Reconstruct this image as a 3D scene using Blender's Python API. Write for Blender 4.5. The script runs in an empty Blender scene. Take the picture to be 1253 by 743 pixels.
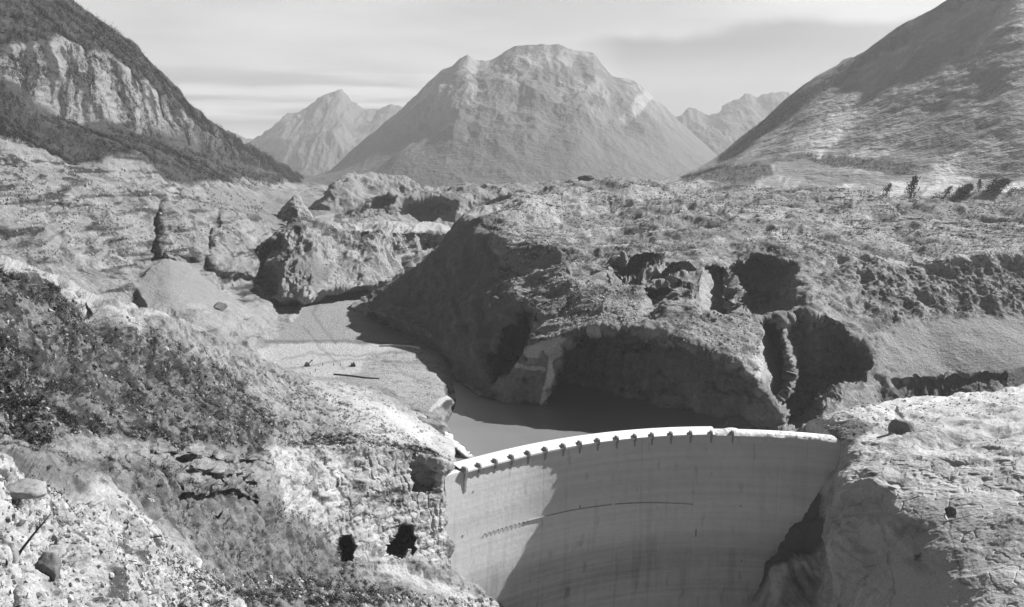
import bpy, bmesh, math, random
import numpy as np
R_ = math.radians
rng = np.random.default_rng(7); random.seed(7)
C = bpy.context.scene.collection
SC = bpy.context.scene

# ------------------------------------------------------------------ camera
F = 1200.0; CX, CY = 626.5, 371.5; PITCH = R_(8.1); CAMZ = 116.0
cP, sP = math.cos(PITCH), math.sin(PITCH)
def ray(px, py):
    x = (np.asarray(px, float)-CX)/F; y = -(np.asarray(py, float)-CY)/F
    return x, cP+y*sP, -sP+y*cP
def W(px, py, Y):
    a, b, c = ray(px, py); t = Y/b
    return np.stack([a*t, b*t+0*t, CAMZ+c*t], -1)
def Yz(px, py, z):
    a, b, c = ray(px, py); return (z-CAMZ)/c*b
def WZ(px, py, z): return W(px, py, Yz(px, py, z))
cam = bpy.data.cameras.new('camera'); co = bpy.data.objects.new('camera', cam); C.objects.link(co)
cam.sensor_width = 36; cam.lens = 36*F/1253; cam.clip_end = 60000; cam.clip_start = .5
co.location = (0, 0, CAMZ); co.rotation_euler = (math.pi/2-PITCH, 0, 0)
SC.camera = co

# ------------------------------------------------------------------ noise
_p = np.random.default_rng(3).permutation(256).astype(np.int32); PERM = np.concatenate([_p]*3)
_g = np.random.default_rng(4).normal(size=(256, 3)); _g /= np.linalg.norm(_g, axis=1)[:, None]; GR = _g.astype(np.float32)
from concurrent.futures import ThreadPoolExecutor
POOL = ThreadPoolExecutor(4)
def perlin(Q):
    if len(Q) <= 40000: return perlin1(Q)
    Q = np.asarray(Q, np.float32); return np.concatenate(list(POOL.map(perlin1, [Q[i:i+32768] for i in range(0, len(Q), 32768)])))
def perlin1(Q):
    Q = np.ascontiguousarray(Q.T, dtype=np.float32); If = np.floor(Q); f = (Q-If).T; I = If.astype(np.int32).T
    I &= 255; u = f*f*f*(f*(f*6-15)+10)
    out = 0
    for dx in (0, 1):
        a = PERM[I[:, 0]+dx]; wx = u[:, 0] if dx else 1-u[:, 0]
        for dy in (0, 1):
            b = PERM[a+I[:, 1]+dy]; wy = u[:, 1] if dy else 1-u[:, 1]
            for dz in (0, 1):
                h = PERM[b+I[:, 2]+dz]; g = GR[h]; wz = u[:, 2] if dz else 1-u[:, 2]
                d = g[:, 0]*(f[:, 0]-dx)+g[:, 1]*(f[:, 1]-dy)+g[:, 2]*(f[:, 2]-dz)
                out = out+d*wx*wy*wz
    return out*1.6
def sst(a, b, x):
    t = np.clip((x-a)/(b-a), 0, 1); return t*t*(3-2*t)
def fbm(P, pix, L0, Lmin, H=.9, ridge=0., sq=(1, 1, 1), seed=0, n=12):
    """noise in metres: octaves from L0 down to Lmin, faded where finer than ~2.5 pixels"""
    S = np.asarray(sq, np.float32); out = np.zeros(len(P), np.float32); L = L0; k = 0
    while L >= Lmin and k < n:
        m = perlin(P/(L*S)+seed*17.3+k*5.7)
        if ridge > 0: m = m*(1-ridge)+ridge*(.42-np.abs(m)*1.7)
        out += m*(L**H)*(L0**(1-H))*sst(1.5, 4, L/pix); L *= .5; k += 1
    return out
def nz(P, L, seed=0, sq=(1, 1, 1), oct=3):
    o = 0; a = 1; s = 0
    for k in range(oct):
        o = o+a*perlin(P/(L*np.asarray(sq, np.float32))*2**k+seed*11.1+k*3.3); s += a; a *= .55
    return o/s*1.3

def sdf(px, py, poly):
    """signed distance in pixels, positive inside"""
    poly = np.asarray(poly, float); out = np.full(len(px), -1e3)
    x0, y0 = poly.min(0)-40; x1, y1 = poly.max(0)+40
    m = (px > x0) & (px < x1) & (py > y0) & (py < y1)
    X, Y = px[m], py[m]; d = np.full(len(X), 1e9); ins = np.zeros(len(X), bool)
    for (ax, ay), (bx, by) in zip(poly, np.roll(poly, -1, 0)):
        ex, ey = bx-ax, by-ay; t = np.clip(((X-ax)*ex+(Y-ay)*ey)/(ex*ex+ey*ey+1e-9), 0, 1)
        d = np.minimum(d, np.hypot(X-ax-t*ex, Y-ay-t*ey))
        c = (ay > Y) != (by > Y)
        ins ^= c & (X < (bx-ax)*(Y-ay)/((by-ay) if by != ay else 1e-9)+ax)
    out[m] = np.where(ins, d, -d); return out
def ldist(px, py, line):
    d = np.full(len(px), 1e3)
    for (ax, ay), (bx, by) in zip(line[:-1], line[1:]):
        ex, ey = bx-ax, by-ay; t = np.clip(((px-ax)*ex+(py-ay)*ey)/(ex*ex+ey*ey+1e-9), 0, 1)
        d = np.minimum(d, np.hypot(px-ax-t*ex, py-ay-t*ey))
    return d

# ------------------------------------------------------------------ materials
def mat(name, col=.5, rough=.9, bump=None, var=0, vscale=.3, attr=False, spec=.2, extra=None):
    m = bpy.data.materials.new(name); m.use_nodes = True; nt = m.node_tree; N = nt.nodes; L = nt.links
    b = N['Principled BSDF']; b.inputs['Roughness'].default_value = rough
    b.inputs['Specular IOR Level'].default_value = spec
    tc = N.new('ShaderNodeNewGeometry').outputs['Position']
    if attr:
        a = N.new('ShaderNodeAttribute'); a.attribute_name = 'tone'; val = a.outputs['Fac']
    else:
        v = N.new('ShaderNodeValue'); v.outputs[0].default_value = col; val = v.outputs[0]
    if var:
        n = N.new('ShaderNodeTexNoise'); n.inputs['Scale'].default_value = vscale; n.inputs['Detail'].default_value = 6
        n.inputs['Roughness'].default_value = .65; L.new(tc, n.inputs['Vector'])
        mr = N.new('ShaderNodeMapRange'); mr.inputs['From Min'].default_value = .3; mr.inputs['From Max'].default_value = .7
        mr.inputs['To Min'].default_value = 1-var; mr.inputs['To Max'].default_value = 1+var
        L.new(n.outputs['Fac'], mr.inputs['Value'])
        mu = N.new('ShaderNodeMath'); mu.operation = 'MULTIPLY'; L.new(val, mu.inputs[0]); L.new(mr.outputs[0], mu.inputs[1]); val = mu.outputs[0]
    if extra: val = extra(N, L, tc, val)
    cc = N.new('ShaderNodeCombineColor')
    for i in range(3): L.new(val, cc.inputs[i])
    L.new(cc.outputs[0], b.inputs['Base Color'])
    if bump:
        prev = None
        for sc, dist in bump:
            n = N.new('ShaderNodeTexNoise'); n.inputs['Scale'].default_value = sc; n.inputs['Detail'].default_value = 5
            n.inputs['Roughness'].default_value = .6; L.new(tc, n.inputs['Vector'])
            bp = N.new('ShaderNodeBump'); bp.inputs['Strength'].default_value = .8; bp.inputs['Distance'].default_value = dist
            L.new(n.outputs['Fac'], bp.inputs['Height'])
            if prev: L.new(prev, bp.inputs['Normal'])
            prev = bp.outputs[0]
        L.new(prev, b.inputs['Normal'])
    return m

def tag(o, label=None, cat=None, group=None, kind=None):
    if label: o['label'] = label
    if cat: o['category'] = cat
    if group: o['group'] = group
    if kind: o['kind'] = kind
    return o
def mesh_np(name, V, Fq, m, tone=None, smooth=True, parent=None):
    me = bpy.data.meshes.new(name); V = np.asarray(V, np.float32); Fq = np.asarray(Fq, np.int32)
    k = Fq.shape[1]
    me.vertices.add(len(V)); me.vertices.foreach_set('co', V.ravel())
    me.loops.add(Fq.size); me.loops.foreach_set('vertex_index', Fq.ravel())
    me.polygons.add(len(Fq)); me.polygons.foreach_set('loop_start', np.arange(0, Fq.size, k, dtype=np.int32))
    me.polygons.foreach_set('loop_total', np.full(len(Fq), k, np.int32))
    me.polygons.foreach_set('use_smooth', np.full(len(Fq), smooth))
    if tone is not None:
        a = me.attributes.new('tone', 'FLOAT', 'POINT'); a.data.foreach_set('value', np.asarray(tone, np.float32))
    me.update(); me.validate(); me.materials.append(m)
    o = bpy.data.objects.new(name, me); C.objects.link(o)
    if parent: o.parent = parent
    return o

# ------------------------------------------------------------------ terrain lofts
def pch(x, xs, ys):
    """monotone-ish cubic (Catmull with limited slopes)"""
    xs = np.asarray(xs, float); ys = np.asarray(ys, float)
    if len(xs) < 3: return np.interp(x, xs, ys)
    h = np.diff(xs); d = np.diff(ys)/h; m = np.zeros(len(xs)); m[0] = d[0]; m[-1] = d[-1]
    for i in range(1, len(xs)-1):
        if d[i-1]*d[i] > 0: m[i] = (h[i-1]+h[i])*2/2/((h[i-1]+h[i])/(1)*(.5/d[i-1]+.5/d[i]))
    x = np.clip(x, xs[0], xs[-1]); i = np.clip(np.searchsorted(xs, x)-1, 0, len(xs)-2); t = (x-xs[i])/h[i]
    return (ys[i]*(1+2*t)*(1-t)**2+h[i]*m[i]*t*(1-t)**2+ys[i+1]*t*t*(3-2*t)+h[i]*m[i+1]*t*t*(t-1))
def blur(A, n, ax):
    for _ in range(n):
        B = np.roll(A, 1, ax); D = np.roll(A, -1, ax)
        if ax == 0: B[0] = A[0]; D[-1] = A[-1]
        else: B[:, 0] = A[:, 0]; D[:, -1] = A[:, -1]
        A = .25*B+.5*A+.25*D
    if ax == 0: pass
    return A
SURF = {}
TS = {'landslide_hill': .62, 'right_bank': .56, 'slip_plane_mountain': .8, 'central_mountain': .58, 'left_peak': .4, 'right_ridge': .3}   # overall reflectance of each terrain
def loft(name, curves, step=1.0, sm=3, back=None, front=None, dents=(), rough=.12, L0=40., Lmin=.1, ridge=.4, H=.9,
         sq=(1, 1, 1), smooths=(), tonef=None, m=None, warp=5., ampf=None, seed=0, zonly=False, minrows=3, post=None, lr=60):
    x0 = min(p[0] for p in curves[0]); x1 = max(p[0] for p in curves[0])
    nx = int((x1-x0)/step)+1; u = np.linspace(x0, x1, nx)
    py, ly = [], []
    for c in curves:
        c = [(p[0], p[1], p[2] if p[2] is not None else float(Yz(p[0], p[1], p[3]))) for p in c]
        py.append(pch(u, [p[0] for p in c], [p[1] for p in c])); ly.append(pch(u, [p[0] for p in c], np.log([p[2] for p in c])))
    rows_p, rows_l = [], []
    for i in range(len(curves)-1):
        # sample so that long depth runs also get rows
        n = max(minrows, int(np.percentile(np.abs(py[i+1]-py[i]), 90)/step))
        n = max(n, int(np.percentile(np.abs(ly[i+1]-ly[i]), 90)*lr))
        t = (np.arange(n)/n)[:, None]
        rows_p.append(py[i]*(1-t)+py[i+1]*t); rows_l.append(ly[i]*(1-t)+ly[i+1]*t)
    rows_p.append(py[-1][None]); rows_l.append(ly[-1][None])
    PY = np.concatenate(rows_p); LY = np.concatenate(rows_l); PX = np.tile(u, (len(PY), 1))
    if sm: LY = blur(blur(LY, sm*2, 0), sm, 1); PYb = blur(PY, sm, 0); PY = PYb
    sh = PX.shape; fx, fy = PX.ravel(), PY.ravel()
    if dents:
        wq = np.stack([fx, fy, np.zeros_like(fx)], 1)
        wx = fx+warp*nz(wq, 22., 5, oct=4); wy = fy+warp*nz(wq, 22., 6, oct=4)
        ld = np.zeros(len(fx))
        for d in dents:
            if d[0] == 'ramp':       # tilted facet: recedes by ax per pixel leftwards from xr, ay per pixel downwards from yt
                _, poly, ax, xr, ay, yt, fe = d; s = sdf(wx, wy, poly)
                ld += sst(0, fe, s)*np.clip(ax*(xr-fx)+ay*(fy-yt), -.3, .3); continue
            if d[0] == 'hole':
                s = sdf(fx+(wx-fx)*.15, fy+(wy-fy)*.15, d[1]); ld += d[2]*sst(0, d[3], s); continue
            poly, amt, wd = d[:3]
            s = sdf(wx, wy, poly); t = np.clip(s/wd, 0, 1); ld += amt*(t*(2-t) if len(d) < 4 else sst(0, 1, t))
        LY = LY+ld.reshape(sh)
    Wd = W(PX, PY, np.exp(LY))
    # world-space skirts
    if back:
        add = []; base = Wd[-1]
        for k in range(1, 13):
            t = k/12; r = base.copy(); hd = base[:, :2]/np.linalg.norm(base[:, :2], axis=1)[:, None]
            r[:, :2] += hd*back[0]*t; r[:, 2] -= back[1]*t**1.3; add.append(r)
        Wd = np.concatenate([Wd, np.array(add)]); PX = np.concatenate([PX, np.tile(PX[-1], (12, 1))]); PY = np.concatenate([PY, np.tile(PY[-1], (12, 1))])
    if front:
        add = []; base = Wd[0]
        for k in range(12, 0, -1):
            t = k/12; r = base.copy(); hd = base[:, :2]/np.linalg.norm(base[:, :2], axis=1)[:, None]
            r[:, :2] -= hd*front[0]*t; r[:, 2] -= front[1]*t; add.append(r)
        Wd = np.concatenate([np.array(add), Wd]); PX = np.concatenate([np.tile(PX[0], (12, 1)), PX]); PY = np.concatenate([np.tile(PY[0], (12, 1)), PY])
    sh = PX.shape; fx, fy = PX.ravel(), PY.ravel()
    du = np.gradient(Wd, axis=1); dv = np.gradient(Wd, axis=0); Nn = np.cross(du, dv)
    Nn /= np.linalg.norm(Nn, axis=2)[..., None]+1e-9
    P = Wd.reshape(-1, 3); pix = np.linalg.norm(P-[0, 0, CAMZ], axis=1)/F*max(step, .8)
    N1 = Nn.reshape(-1, 3)
    for _ in range(1): pass
    Ns = blur(blur(Nn, 6, 0), 6, 1); Ns /= np.linalg.norm(Ns, axis=2)[..., None]+1e-9; Ns = Ns.reshape(-1, 3)
    wq = np.stack([fx, fy, np.zeros_like(fx)], 1)
    wx = fx+warp*nz(wq, 18., 8, oct=4); wy = fy+warp*nz(wq, 18., 9, oct=4)
    A = np.full(len(P), 1.0)
    for poly, fac, fe in smooths:
        s = sst(-fe*.3, fe*.7, sdf(wx, wy, poly)); A = A*(1-s)+fac*s
    if ampf is not None: A = A*ampf(P, fx, fy, wx, wy)
    n = fbm(P, pix, L0, Lmin, H, ridge, sq, seed)*rough*A
    if zonly: P2 = P+np.stack([0*n, 0*n, n], 1)
    else: P2 = P+Ns*n[:, None]
    if post is not None: P2 = post(P2, Ns, fx, fy, wx, wy, pix, A)
    tone = tonef(P2, fx, fy, wx, wy, Ns, pix) if tonef else np.full(len(P), .3)
    ny, nx = sh; idx = np.arange(ny*nx).reshape(ny, nx)
    Q = np.stack([idx[:-1, :-1], idx[:-1, 1:], idx[1:, 1:], idx[1:, :-1]], -1).reshape(-1, 4)
    o = mesh_np(name, P2, Q, m, tone=np.clip(tone*(TS.get(name, .6)), .01, .9)); tag(o, kind='structure')
    SURF[name] = (P2.reshape(ny, nx, 3), fx.reshape(sh), fy.reshape(sh), Ns.reshape(ny, nx, 3))
    return o
def mixp(t, wx, wy, poly, val, fe=4.):
    s = sst(-fe*.5, fe*.5, sdf(wx, wy, poly)); return t*(1-s)+val*s

M_rock = mat('rubble_rock', attr=True, var=.3, vscale=.9, bump=[(1.6, .7), (.4, 1.6)])
M_near = mat('near_rock', attr=True, var=.3, vscale=2.2, bump=[(3.0, .18), (.9, .5)])
M_far = mat('far_rock', attr=True, var=.15, vscale=.02, bump=[(.05, 8.), (.012, 20.)])

# -- valley side on the left, with the wooded mountain above it
def tone_valley(P, fx, fy, wx, wy, N, pix):
    t = .33+.14*nz(P, 22, 1)+.14*nz(P, 5, 2)
    # strata wall: dark seams along the bedding
    s = nz(P+np.array([0, 0, 0]), 30., 3, sq=(1.6, 1.6, .16), oct=4); t = t-.26*sst(.1, .4, s)
    t = t-.2*sst(.15, .4, nz(P, 14, 4, oct=4)); t = np.maximum(t, .06)
    woodl = [(-90, 178), (0, 165), (30, 168), (60, 172), (100, 186), (130, 190), (170, 194), (205, 212), (235, 222), (270, 226), (300, 222), (330, 224), (376, 224), (420, 232), (420, -300), (-90, -300)]
    wood = .085+.03*nz(P, 35, 5)+.02*nz(P, 9, 6)
    t2 = mixp(t, wx, wy, woodl, wood, 7.)
    cliff = [(-90, 75), (0, 72), (22, 52), (50, 56), (70, 48), (100, 55), (125, 62), (140, 72), (165, 92), (190, 112), (215, 132), (240, 150), (232, 162), (200, 160), (165, 152), (130, 148), (95, 148), (70, 136), (50, 122), (25, 108), (0, 98), (-90, 60)]
    veg = sst(-.02, .12, nz(P, 22, 7, sq=(1, 1, 2.2), oct=5)+.25*nz(P, 90, 17))
    c = (.34+.14*nz(P, 10, 8, sq=(1, 1, 2.5)))*(1-veg)+wood*veg
    t2 = mixp(t2, wx, wy, cliff, c, 6.)
    for cx, cy, w_, h_ in ((212, 158, 16, 9), (235, 170, 10, 12), (262, 168, 9, 13), (180, 160, 20, 6), (245, 135, 8, 7), (210, 120, 9, 8)):
        e = [(cx+w_*math.cos(a), cy+h_*math.sin(a)) for a in np.linspace(0, 6.28, 9)[:-1]]
        t2 = mixp(t2, wx, wy, e, .24*(1-veg)+wood*veg, 8.)
    pal = [(352, 224), (376, 226), (380, 229), (330, 232), (290, 222)]
    t2 = mixp(t2, wx, wy, [(285, 219), (340, 223), (376, 225), (376, 229), (335, 228), (285, 223)], .33, 3.)
    t2 = mixp(t2, wx, wy, [(245, 232), (330, 236), (385, 236), (385, 285), (335, 275), (300, 262)], .27+.05*nz(P, 14, 9), 8.)
    gravel = [(330, 462), (300, 418), (335, 412), (372, 372), (380, 350), (450, 340), (560, 280), (640, 300), (560, 470), (420, 480)]
    t2 = mixp(t2, wx, wy, gravel, .40+.05*nz(P, 18, 10), 4.)
    flat = [(322, 455), (318, 430), (345, 419), (420, 419), (500, 424), (520, 432), (470, 446), (420, 460), (370, 466)]
    t2 = mixp(t2, wx, wy, flat, .62+.05*nz(P, 12, 10), 4.)
    t2 = mixp(t2, wx, wy, [(455, 430), (500, 428), (545, 432), (545, 490), (520, 500), (450, 465), (440, 448)], .48+.10*nz(P, 14, 15, sq=(2.5, 1, 1), oct=4)-.18*sst(.2, .4, nz(P, 5, 16, oct=3)), 5.)
    for ln in ([(345, 440), (380, 432), (430, 436), (500, 430)], [(350, 452), (400, 444), (440, 440), (520, 446)], [(372, 400), (392, 425), (420, 452)], [(400, 350), (382, 385), (410, 420)], [(470, 440), (500, 460), (528, 470)]):
        q = sst(2.2, .8, ldist(wx*.6+fx*.4, wy*.6+fy*.4, ln)); t2 = t2*(1-.25*q)
    q = sst(4, 1.5, ldist(wx*.5+fx*.5, wy*.5+fy*.5, [(528, 502), (540, 490), (552, 486), (577, 486)])); t2 = t2*(1-q)+.7*q
    q = sst(3, 1, ldist(wx*.2+fx*.8, wy*.2+fy*.8, [(320, 419), (420, 418), (505, 421)])); t2 = t2*(1-q*.4)
    mound = [(165, 345), (185, 322), (205, 313), (222, 314), (250, 335), (285, 362), (300, 385), (180, 380)]
    t2 = mixp(t2, wx, wy, mound, .34+.04*nz(P, 8, 11), 5.)
    fan = [(230, 372), (290, 368), (330, 372), (362, 392), (350, 412), (312, 418), (270, 405), (235, 398)]
    t2 = mixp(t2, wx, wy, fan, .38+.12*nz(P, 9, 12), 5.)
    return t2
def post_valley(P, N, fx, fy, wx, wy, pix, A):
    s = sst(0, 15, sdf(wx, wy, [(-130, 175), (0, 180), (110, 195), (170, 208), (186, 240), (182, 300), (150, 325), (0, 312), (-130, 300)]))
    z = P[:, 2]+.30*P[:, 0]*.6-.1*P[:, 1]+5*nz(P, 60, 21, oct=3); st = 7.
    k = z/st+.3*nz(P, 25, 23); fr = k-np.floor(k); step = (np.floor(k)+sst(.35, .9, fr)-k)*st
    P = P.copy(); P[:, 0] += s*step*-.7; P[:, 1] += s*step*-.6
    return P
valley = loft('valley_floor', [
    [(-120, 440, 360), (0, 450, 380), (140, 470, 420), (260, 490, 450), (330, 500, 470), (400, 505, 455), (470, 520, 440), (530, 560, 420), (620, 600, 420)],
    [(-120, 345, 440), (0, 352, 460), (80, 362, 500), (140, 385, 500), (200, 405, 510), (260, 425, 520), (330, 468, None, -4), (400, 466, None, -4), (470, 462, None, -5), (530, 496, None, -7), (552, 492, None, -10), (575, 492, None, -19), (620, 520, None, -26)],
    [(-120, 335, 470), (0, 345, 490), (80, 355, 520), (140, 372, 540), (200, 392, 545), (260, 408, 560), (310, 418, None, -3), (340, 421, None, -4), (420, 420, None, -4), (500, 424, None, -5), (535, 432, None, -7), (560, 440, None, -14), (620, 470, None, -26)],
    [(-120, 318, 490), (0, 325, 520), (80, 332, 560), (140, 345, 590), (200, 370, 590), (260, 378, 640), (310, 385, 690), (340, 378, None, 1), (400, 368, None, 1), (450, 352, None, 2), (500, 332, None, 3), (560, 312, None, 3), (620, 312, None, 3)],
    [(-120, 305, 500), (0, 314, 530), (80, 325, 570), (150, 330, 640), (200, 318, 690), (250, 330, 720), (290, 345, 770), (320, 342, 820), (360, 330, 900), (450, 300, 1150), (560, 285, 1300), (620, 285, 1350)],
    [(-120, 225, 535), (0, 232, 565), (100, 250, 650), (200, 262, 730), (250, 262, 800), (300, 262, 900), (350, 262, 1020), (450, 262, 1250), (560, 262, 1450), (620, 262, 1500)],
    [(-120, 158, 590), (0, 165, 620), (60, 172, 660), (120, 186, 720), (170, 192, 790), (220, 208, 880), (270, 224, 1020), (330, 238, 1300), (375, 240, 1550), (450, 245, 1800), (620, 245, 1900)],
    [(-120, 95, 650), (0, 101, 690), (60, 132, 770), (110, 151, 860), (180, 168, 1000), (250, 190, 1280), (310, 210, 1750), (375, 225, 2150), (450, 236, 2400), (620, 240, 2500)],
    [(-120, 60, 665), (0, 62, 705), (60, 50, 800), (110, 64, 900), (180, 108, 1060), (250, 160, 1360), (310, 194, 1800), (375, 223.5, 2200), (450, 235, 2500), (620, 239, 2600)],
    [(-120, -160, 900), (-40, -90, 950), (40, -30, 1020), (85, 0, 1070), (100, 12, 1090), (128, 32, 1130), (142, 42, 1150), (165, 56, 1190), (185, 75, 1230), (200, 90, 1260), (215, 108, 1290), (230, 124, 1330), (245, 137, 1440), (262, 150, 1530), (290, 168, 1720), (320, 186, 1950), (345, 200, 2100), (375, 222, 2300), (450, 234, 2600), (620, 238, 2700)],
], step=.9, sm=3, back=(500, 500), L0=70, rough=.15, ridge=.5, sq=(1.6, 1.6, .7), seed=1, m=M_rock, tonef=tone_valley, post=post_valley,
  dents=[([(190, 318), (194, 262), (203, 240), (222, 252), (236, 290), (246, 320)], -.02, 12), ([(252, 326), (256, 285), (272, 252), (300, 256), (338, 266), (338, 305), (312, 345), (280, 340)], -.028, 13),
         ([(335, 278), (345, 256), (362, 250), (378, 262), (376, 280)], -.02, 10),
         ([(160, 352), (182, 324), (206, 311), (226, 316), (255, 338), (300, 372), (310, 392), (220, 400), (180, 385)], -.032, 48)],
  smooths=[([(330, 470), (300, 420), (335, 412), (372, 372), (380, 345), (450, 335), (560, 280), (640, 300), (640, 560), (420, 480)], .10, 8),
           ([(322, 455), (318, 430), (345, 419), (420, 419), (520, 424), (520, 440), (470, 470), (370, 470)], .03, 5),
           ([(165, 345), (185, 322), (205, 313), (222, 314), (250, 335), (300, 372), (320, 385), (180, 380)], .12, 6)])

# -- the landslide mass that filled the lake
def tone_slide(P, fx, fy, wx, wy, N, pix):
    t = .34+.10*nz(P, 30, 1)+.12*nz(P, 7, 2)+.12*nz(P, 2.2, 14, oct=2)
    t = t-.2*sst(.05, .35, nz(P, 12, 3, sq=(1.4, 1.4, .6), oct=4))
    t = t+.2*sst(.15, .45, nz(P, 24, 4, sq=(2.5, 1., .4), oct=3))*sst(380, 300, wy)
    scree = [(1065, 440), (1090, 395), (1130, 385), (1180, 395), (1330, 385), (1330, 462), (1200, 462), (1090, 470)]
    t = mixp(t, wx, wy, scree, .36+.03*nz(P, 20, 5), 12.)
    far = [(830, 214), (900, 200), (960, 205), (1000, 212), (1100, 214), (1330, 214), (1330, 232), (850, 222)]
    darkband = [(1080, 452), (1340, 430), (1340, 470), (1090, 482)]
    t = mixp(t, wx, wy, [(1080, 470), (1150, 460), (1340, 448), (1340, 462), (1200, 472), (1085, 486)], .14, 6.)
    # pale debris streaks
    for ln, w_, v in (([(985, 290), (1010, 316), (1040, 322), (1100, 322), (1180, 318), (1340, 310)], 4, .46), ([(930, 285), (985, 292), (1010, 316)], 3, .42),
                      ([(1000, 272), (1060, 280), (1100, 300)], 4, .42), ([(780, 262), (860, 258), (940, 268), (1000, 272)], 3, .42), ([(1030, 245), (1090, 275), (1180, 300), (1340, 305)], 3, .38),
                      ([(640, 250), (700, 240), (800, 240), (860, 235)], 5, .42), ([(580, 265), (620, 256), (680, 262)], 4, .44)):
        d = ldist(wx, wy, ln); q = sst(w_*2.2, w_*.5, d)*(.45+.55*sst(-.2, .3, nz(P, 18, 29, sq=(3, 1, 1)))); t = t*(1-q)+(v+.12)*q
    lit_streak = [(928, 394), (954, 396), (957, 450), (950, 492), (938, 476), (919, 452), (922, 420)]
    ss = .5+.5*nz(np.stack([wx*3-wy*.9, wy*.15, 0*wx], 1), 16, 6)
    t = mixp(t, wx, wy, hollow1, t*.6+.11, 5.)  # shade of the hollow also darkens its colour
    t = mixp(t, wx, wy, lit_streak, .50+.22*ss, 4.)  # sunlit flank of the chute painted as a pale tone
    t = mixp(t, wx, wy, [(864, 332), (884, 336), (894, 385), (886, 392), (870, 380), (858, 350)], .50, 7.)  # sunlit left flank of the hollow, its light put into the colour
    wf = [(676, 436), (680, 440), (677, 462), (670, 480), (664, 497), (661, 497), (665, 478), (670, 460)]
    t = mixp(t, wx*.3+fx*.7, fy, wf, 1.3, 1.5)
    t = mixp(t, wx, wy, [(648, 436), (664, 416), (694, 412), (684, 440), (676, 440), (668, 430), (655, 438)], .75, 3.)  # lit crest strip painted in as a lighter tone
    t = mixp(t, wx, wy, [(716, 400), (726, 400), (736, 410), (730, 412)], .7, 2.)
    d = ldist(wx*.5+fx*.5, wy*.5+fy*.5, [(592, 468), (604, 464), (625, 452), (650, 450), (668, 452)]); t = t*(1-sst(3.5, 1.5, d))+.9*sst(3.5, 1.5, d)  # sunlight along the low ridge put into the colour
    d = ldist(wx*.5+fx*.5, wy*.5+fy*.5, [(545, 430), (539, 446), (541, 462), (548, 474), (560, 481), (574, 485)]); t = t*(1-sst(5, 2.5, d))+1.1*sst(5, 2.5, d)
    d = ldist(wx, wy, [(1065, 452), (1030, 478), (990, 510), (960, 530)]); t = t*(1-.5*sst(8, 3, d))+.2*sst(8, 3, d)
    bare = [(598, 480), (660, 385), (600, 330), (600, 270), (560, 275), (440, 370), (500, 420), (560, 470)]
    t = mixp(t, wx, wy, bare, .17+.14*np.maximum(0, nz(P, 14, 7, oct=5))-.03*nz(P, 5, 19), 10.)  # left face: its shade and a few lit patches painted into the tone
    low = [(600, 480), (690, 420), (700, 408), (800, 404), (880, 432), (920, 470), (960, 395), (1000, 384), (1062, 425), (1080, 445), (960, 540), (600, 520)]
    t = mixp(t, wx, wy, low, np.maximum(.06, t*.7+.075+.04*nz(P, 12, 8, sq=(1, 1, 3))+.10*nz(P, 5, 18, sq=(1, 1, 6), oct=3)), 6.)  # scarp shade put into the colour, with tonal streaks for unlit gullies
    return t
hollow1 = [(889, 328), (900, 318), (925, 309), (950, 310), (980, 322), (983, 345), (975, 362), (955, 386), (912, 391), (898, 391), (892, 362)]
hollow2 = [(957, 400), (964, 380), (985, 384), (1015, 386), (1040, 402), (1060, 425), (1078, 448), (1040, 480), (985, 528), (950, 528), (956, 470)]
lowscarp = [(668, 510), (668, 500), (684, 440), (700, 407), (730, 404), (762, 401), (800, 404), (812, 418), (850, 428), (880, 438), (905, 446), (925, 470), (945, 500), (985, 530), (900, 545), (760, 535)]
def post_slide(P, N, fx, fy, wx, wy, pix, A):
    a = sst(-4, 14, sdf(wx, wy, lowscarp))+sst(0, 14, sdf(wx, wy, hollow2))+sst(0, 12, sdf(wx, wy, hollow1))+.8*sst(0, 10, sdf(wx, wy, [(985, 325), (1340, 315), (1340, 385), (1130, 388), (1080, 420), (1040, 385)]))
    b = sst(0, 20, sdf(wx, wy, [(598, 490), (655, 400), (590, 340), (600, 285), (560, 290), (440, 375), (500, 425), (560, 475)]))
    c = sst(-10, 20, sdf(wx, wy, [(600, 400), (660, 380), (700, 402), (800, 400), (920, 460), (1060, 380), (1340, 300), (1340, 232), (640, 232), (560, 280)]))
    P = P+N*(c*np.minimum(0, -1.5*np.abs(nz(P, 26, 28, sq=(1.6, 1, 1), oct=5))*4+1.2))[:, None]
    g = nz(np.stack([P[:, 0], P[:, 1]*.5, P[:, 2]*.18], 1), 11., 24, oct=4); g2 = nz(np.stack([P[:, 0]*.8+P[:, 2]*.7, P[:, 1]*.3, P[:, 2]*.3], 1), 26., 25, oct=4)
    return P+N*(np.clip(a, 0, 1)*g*4.6+b*g2*11.)[:, None]
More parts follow.
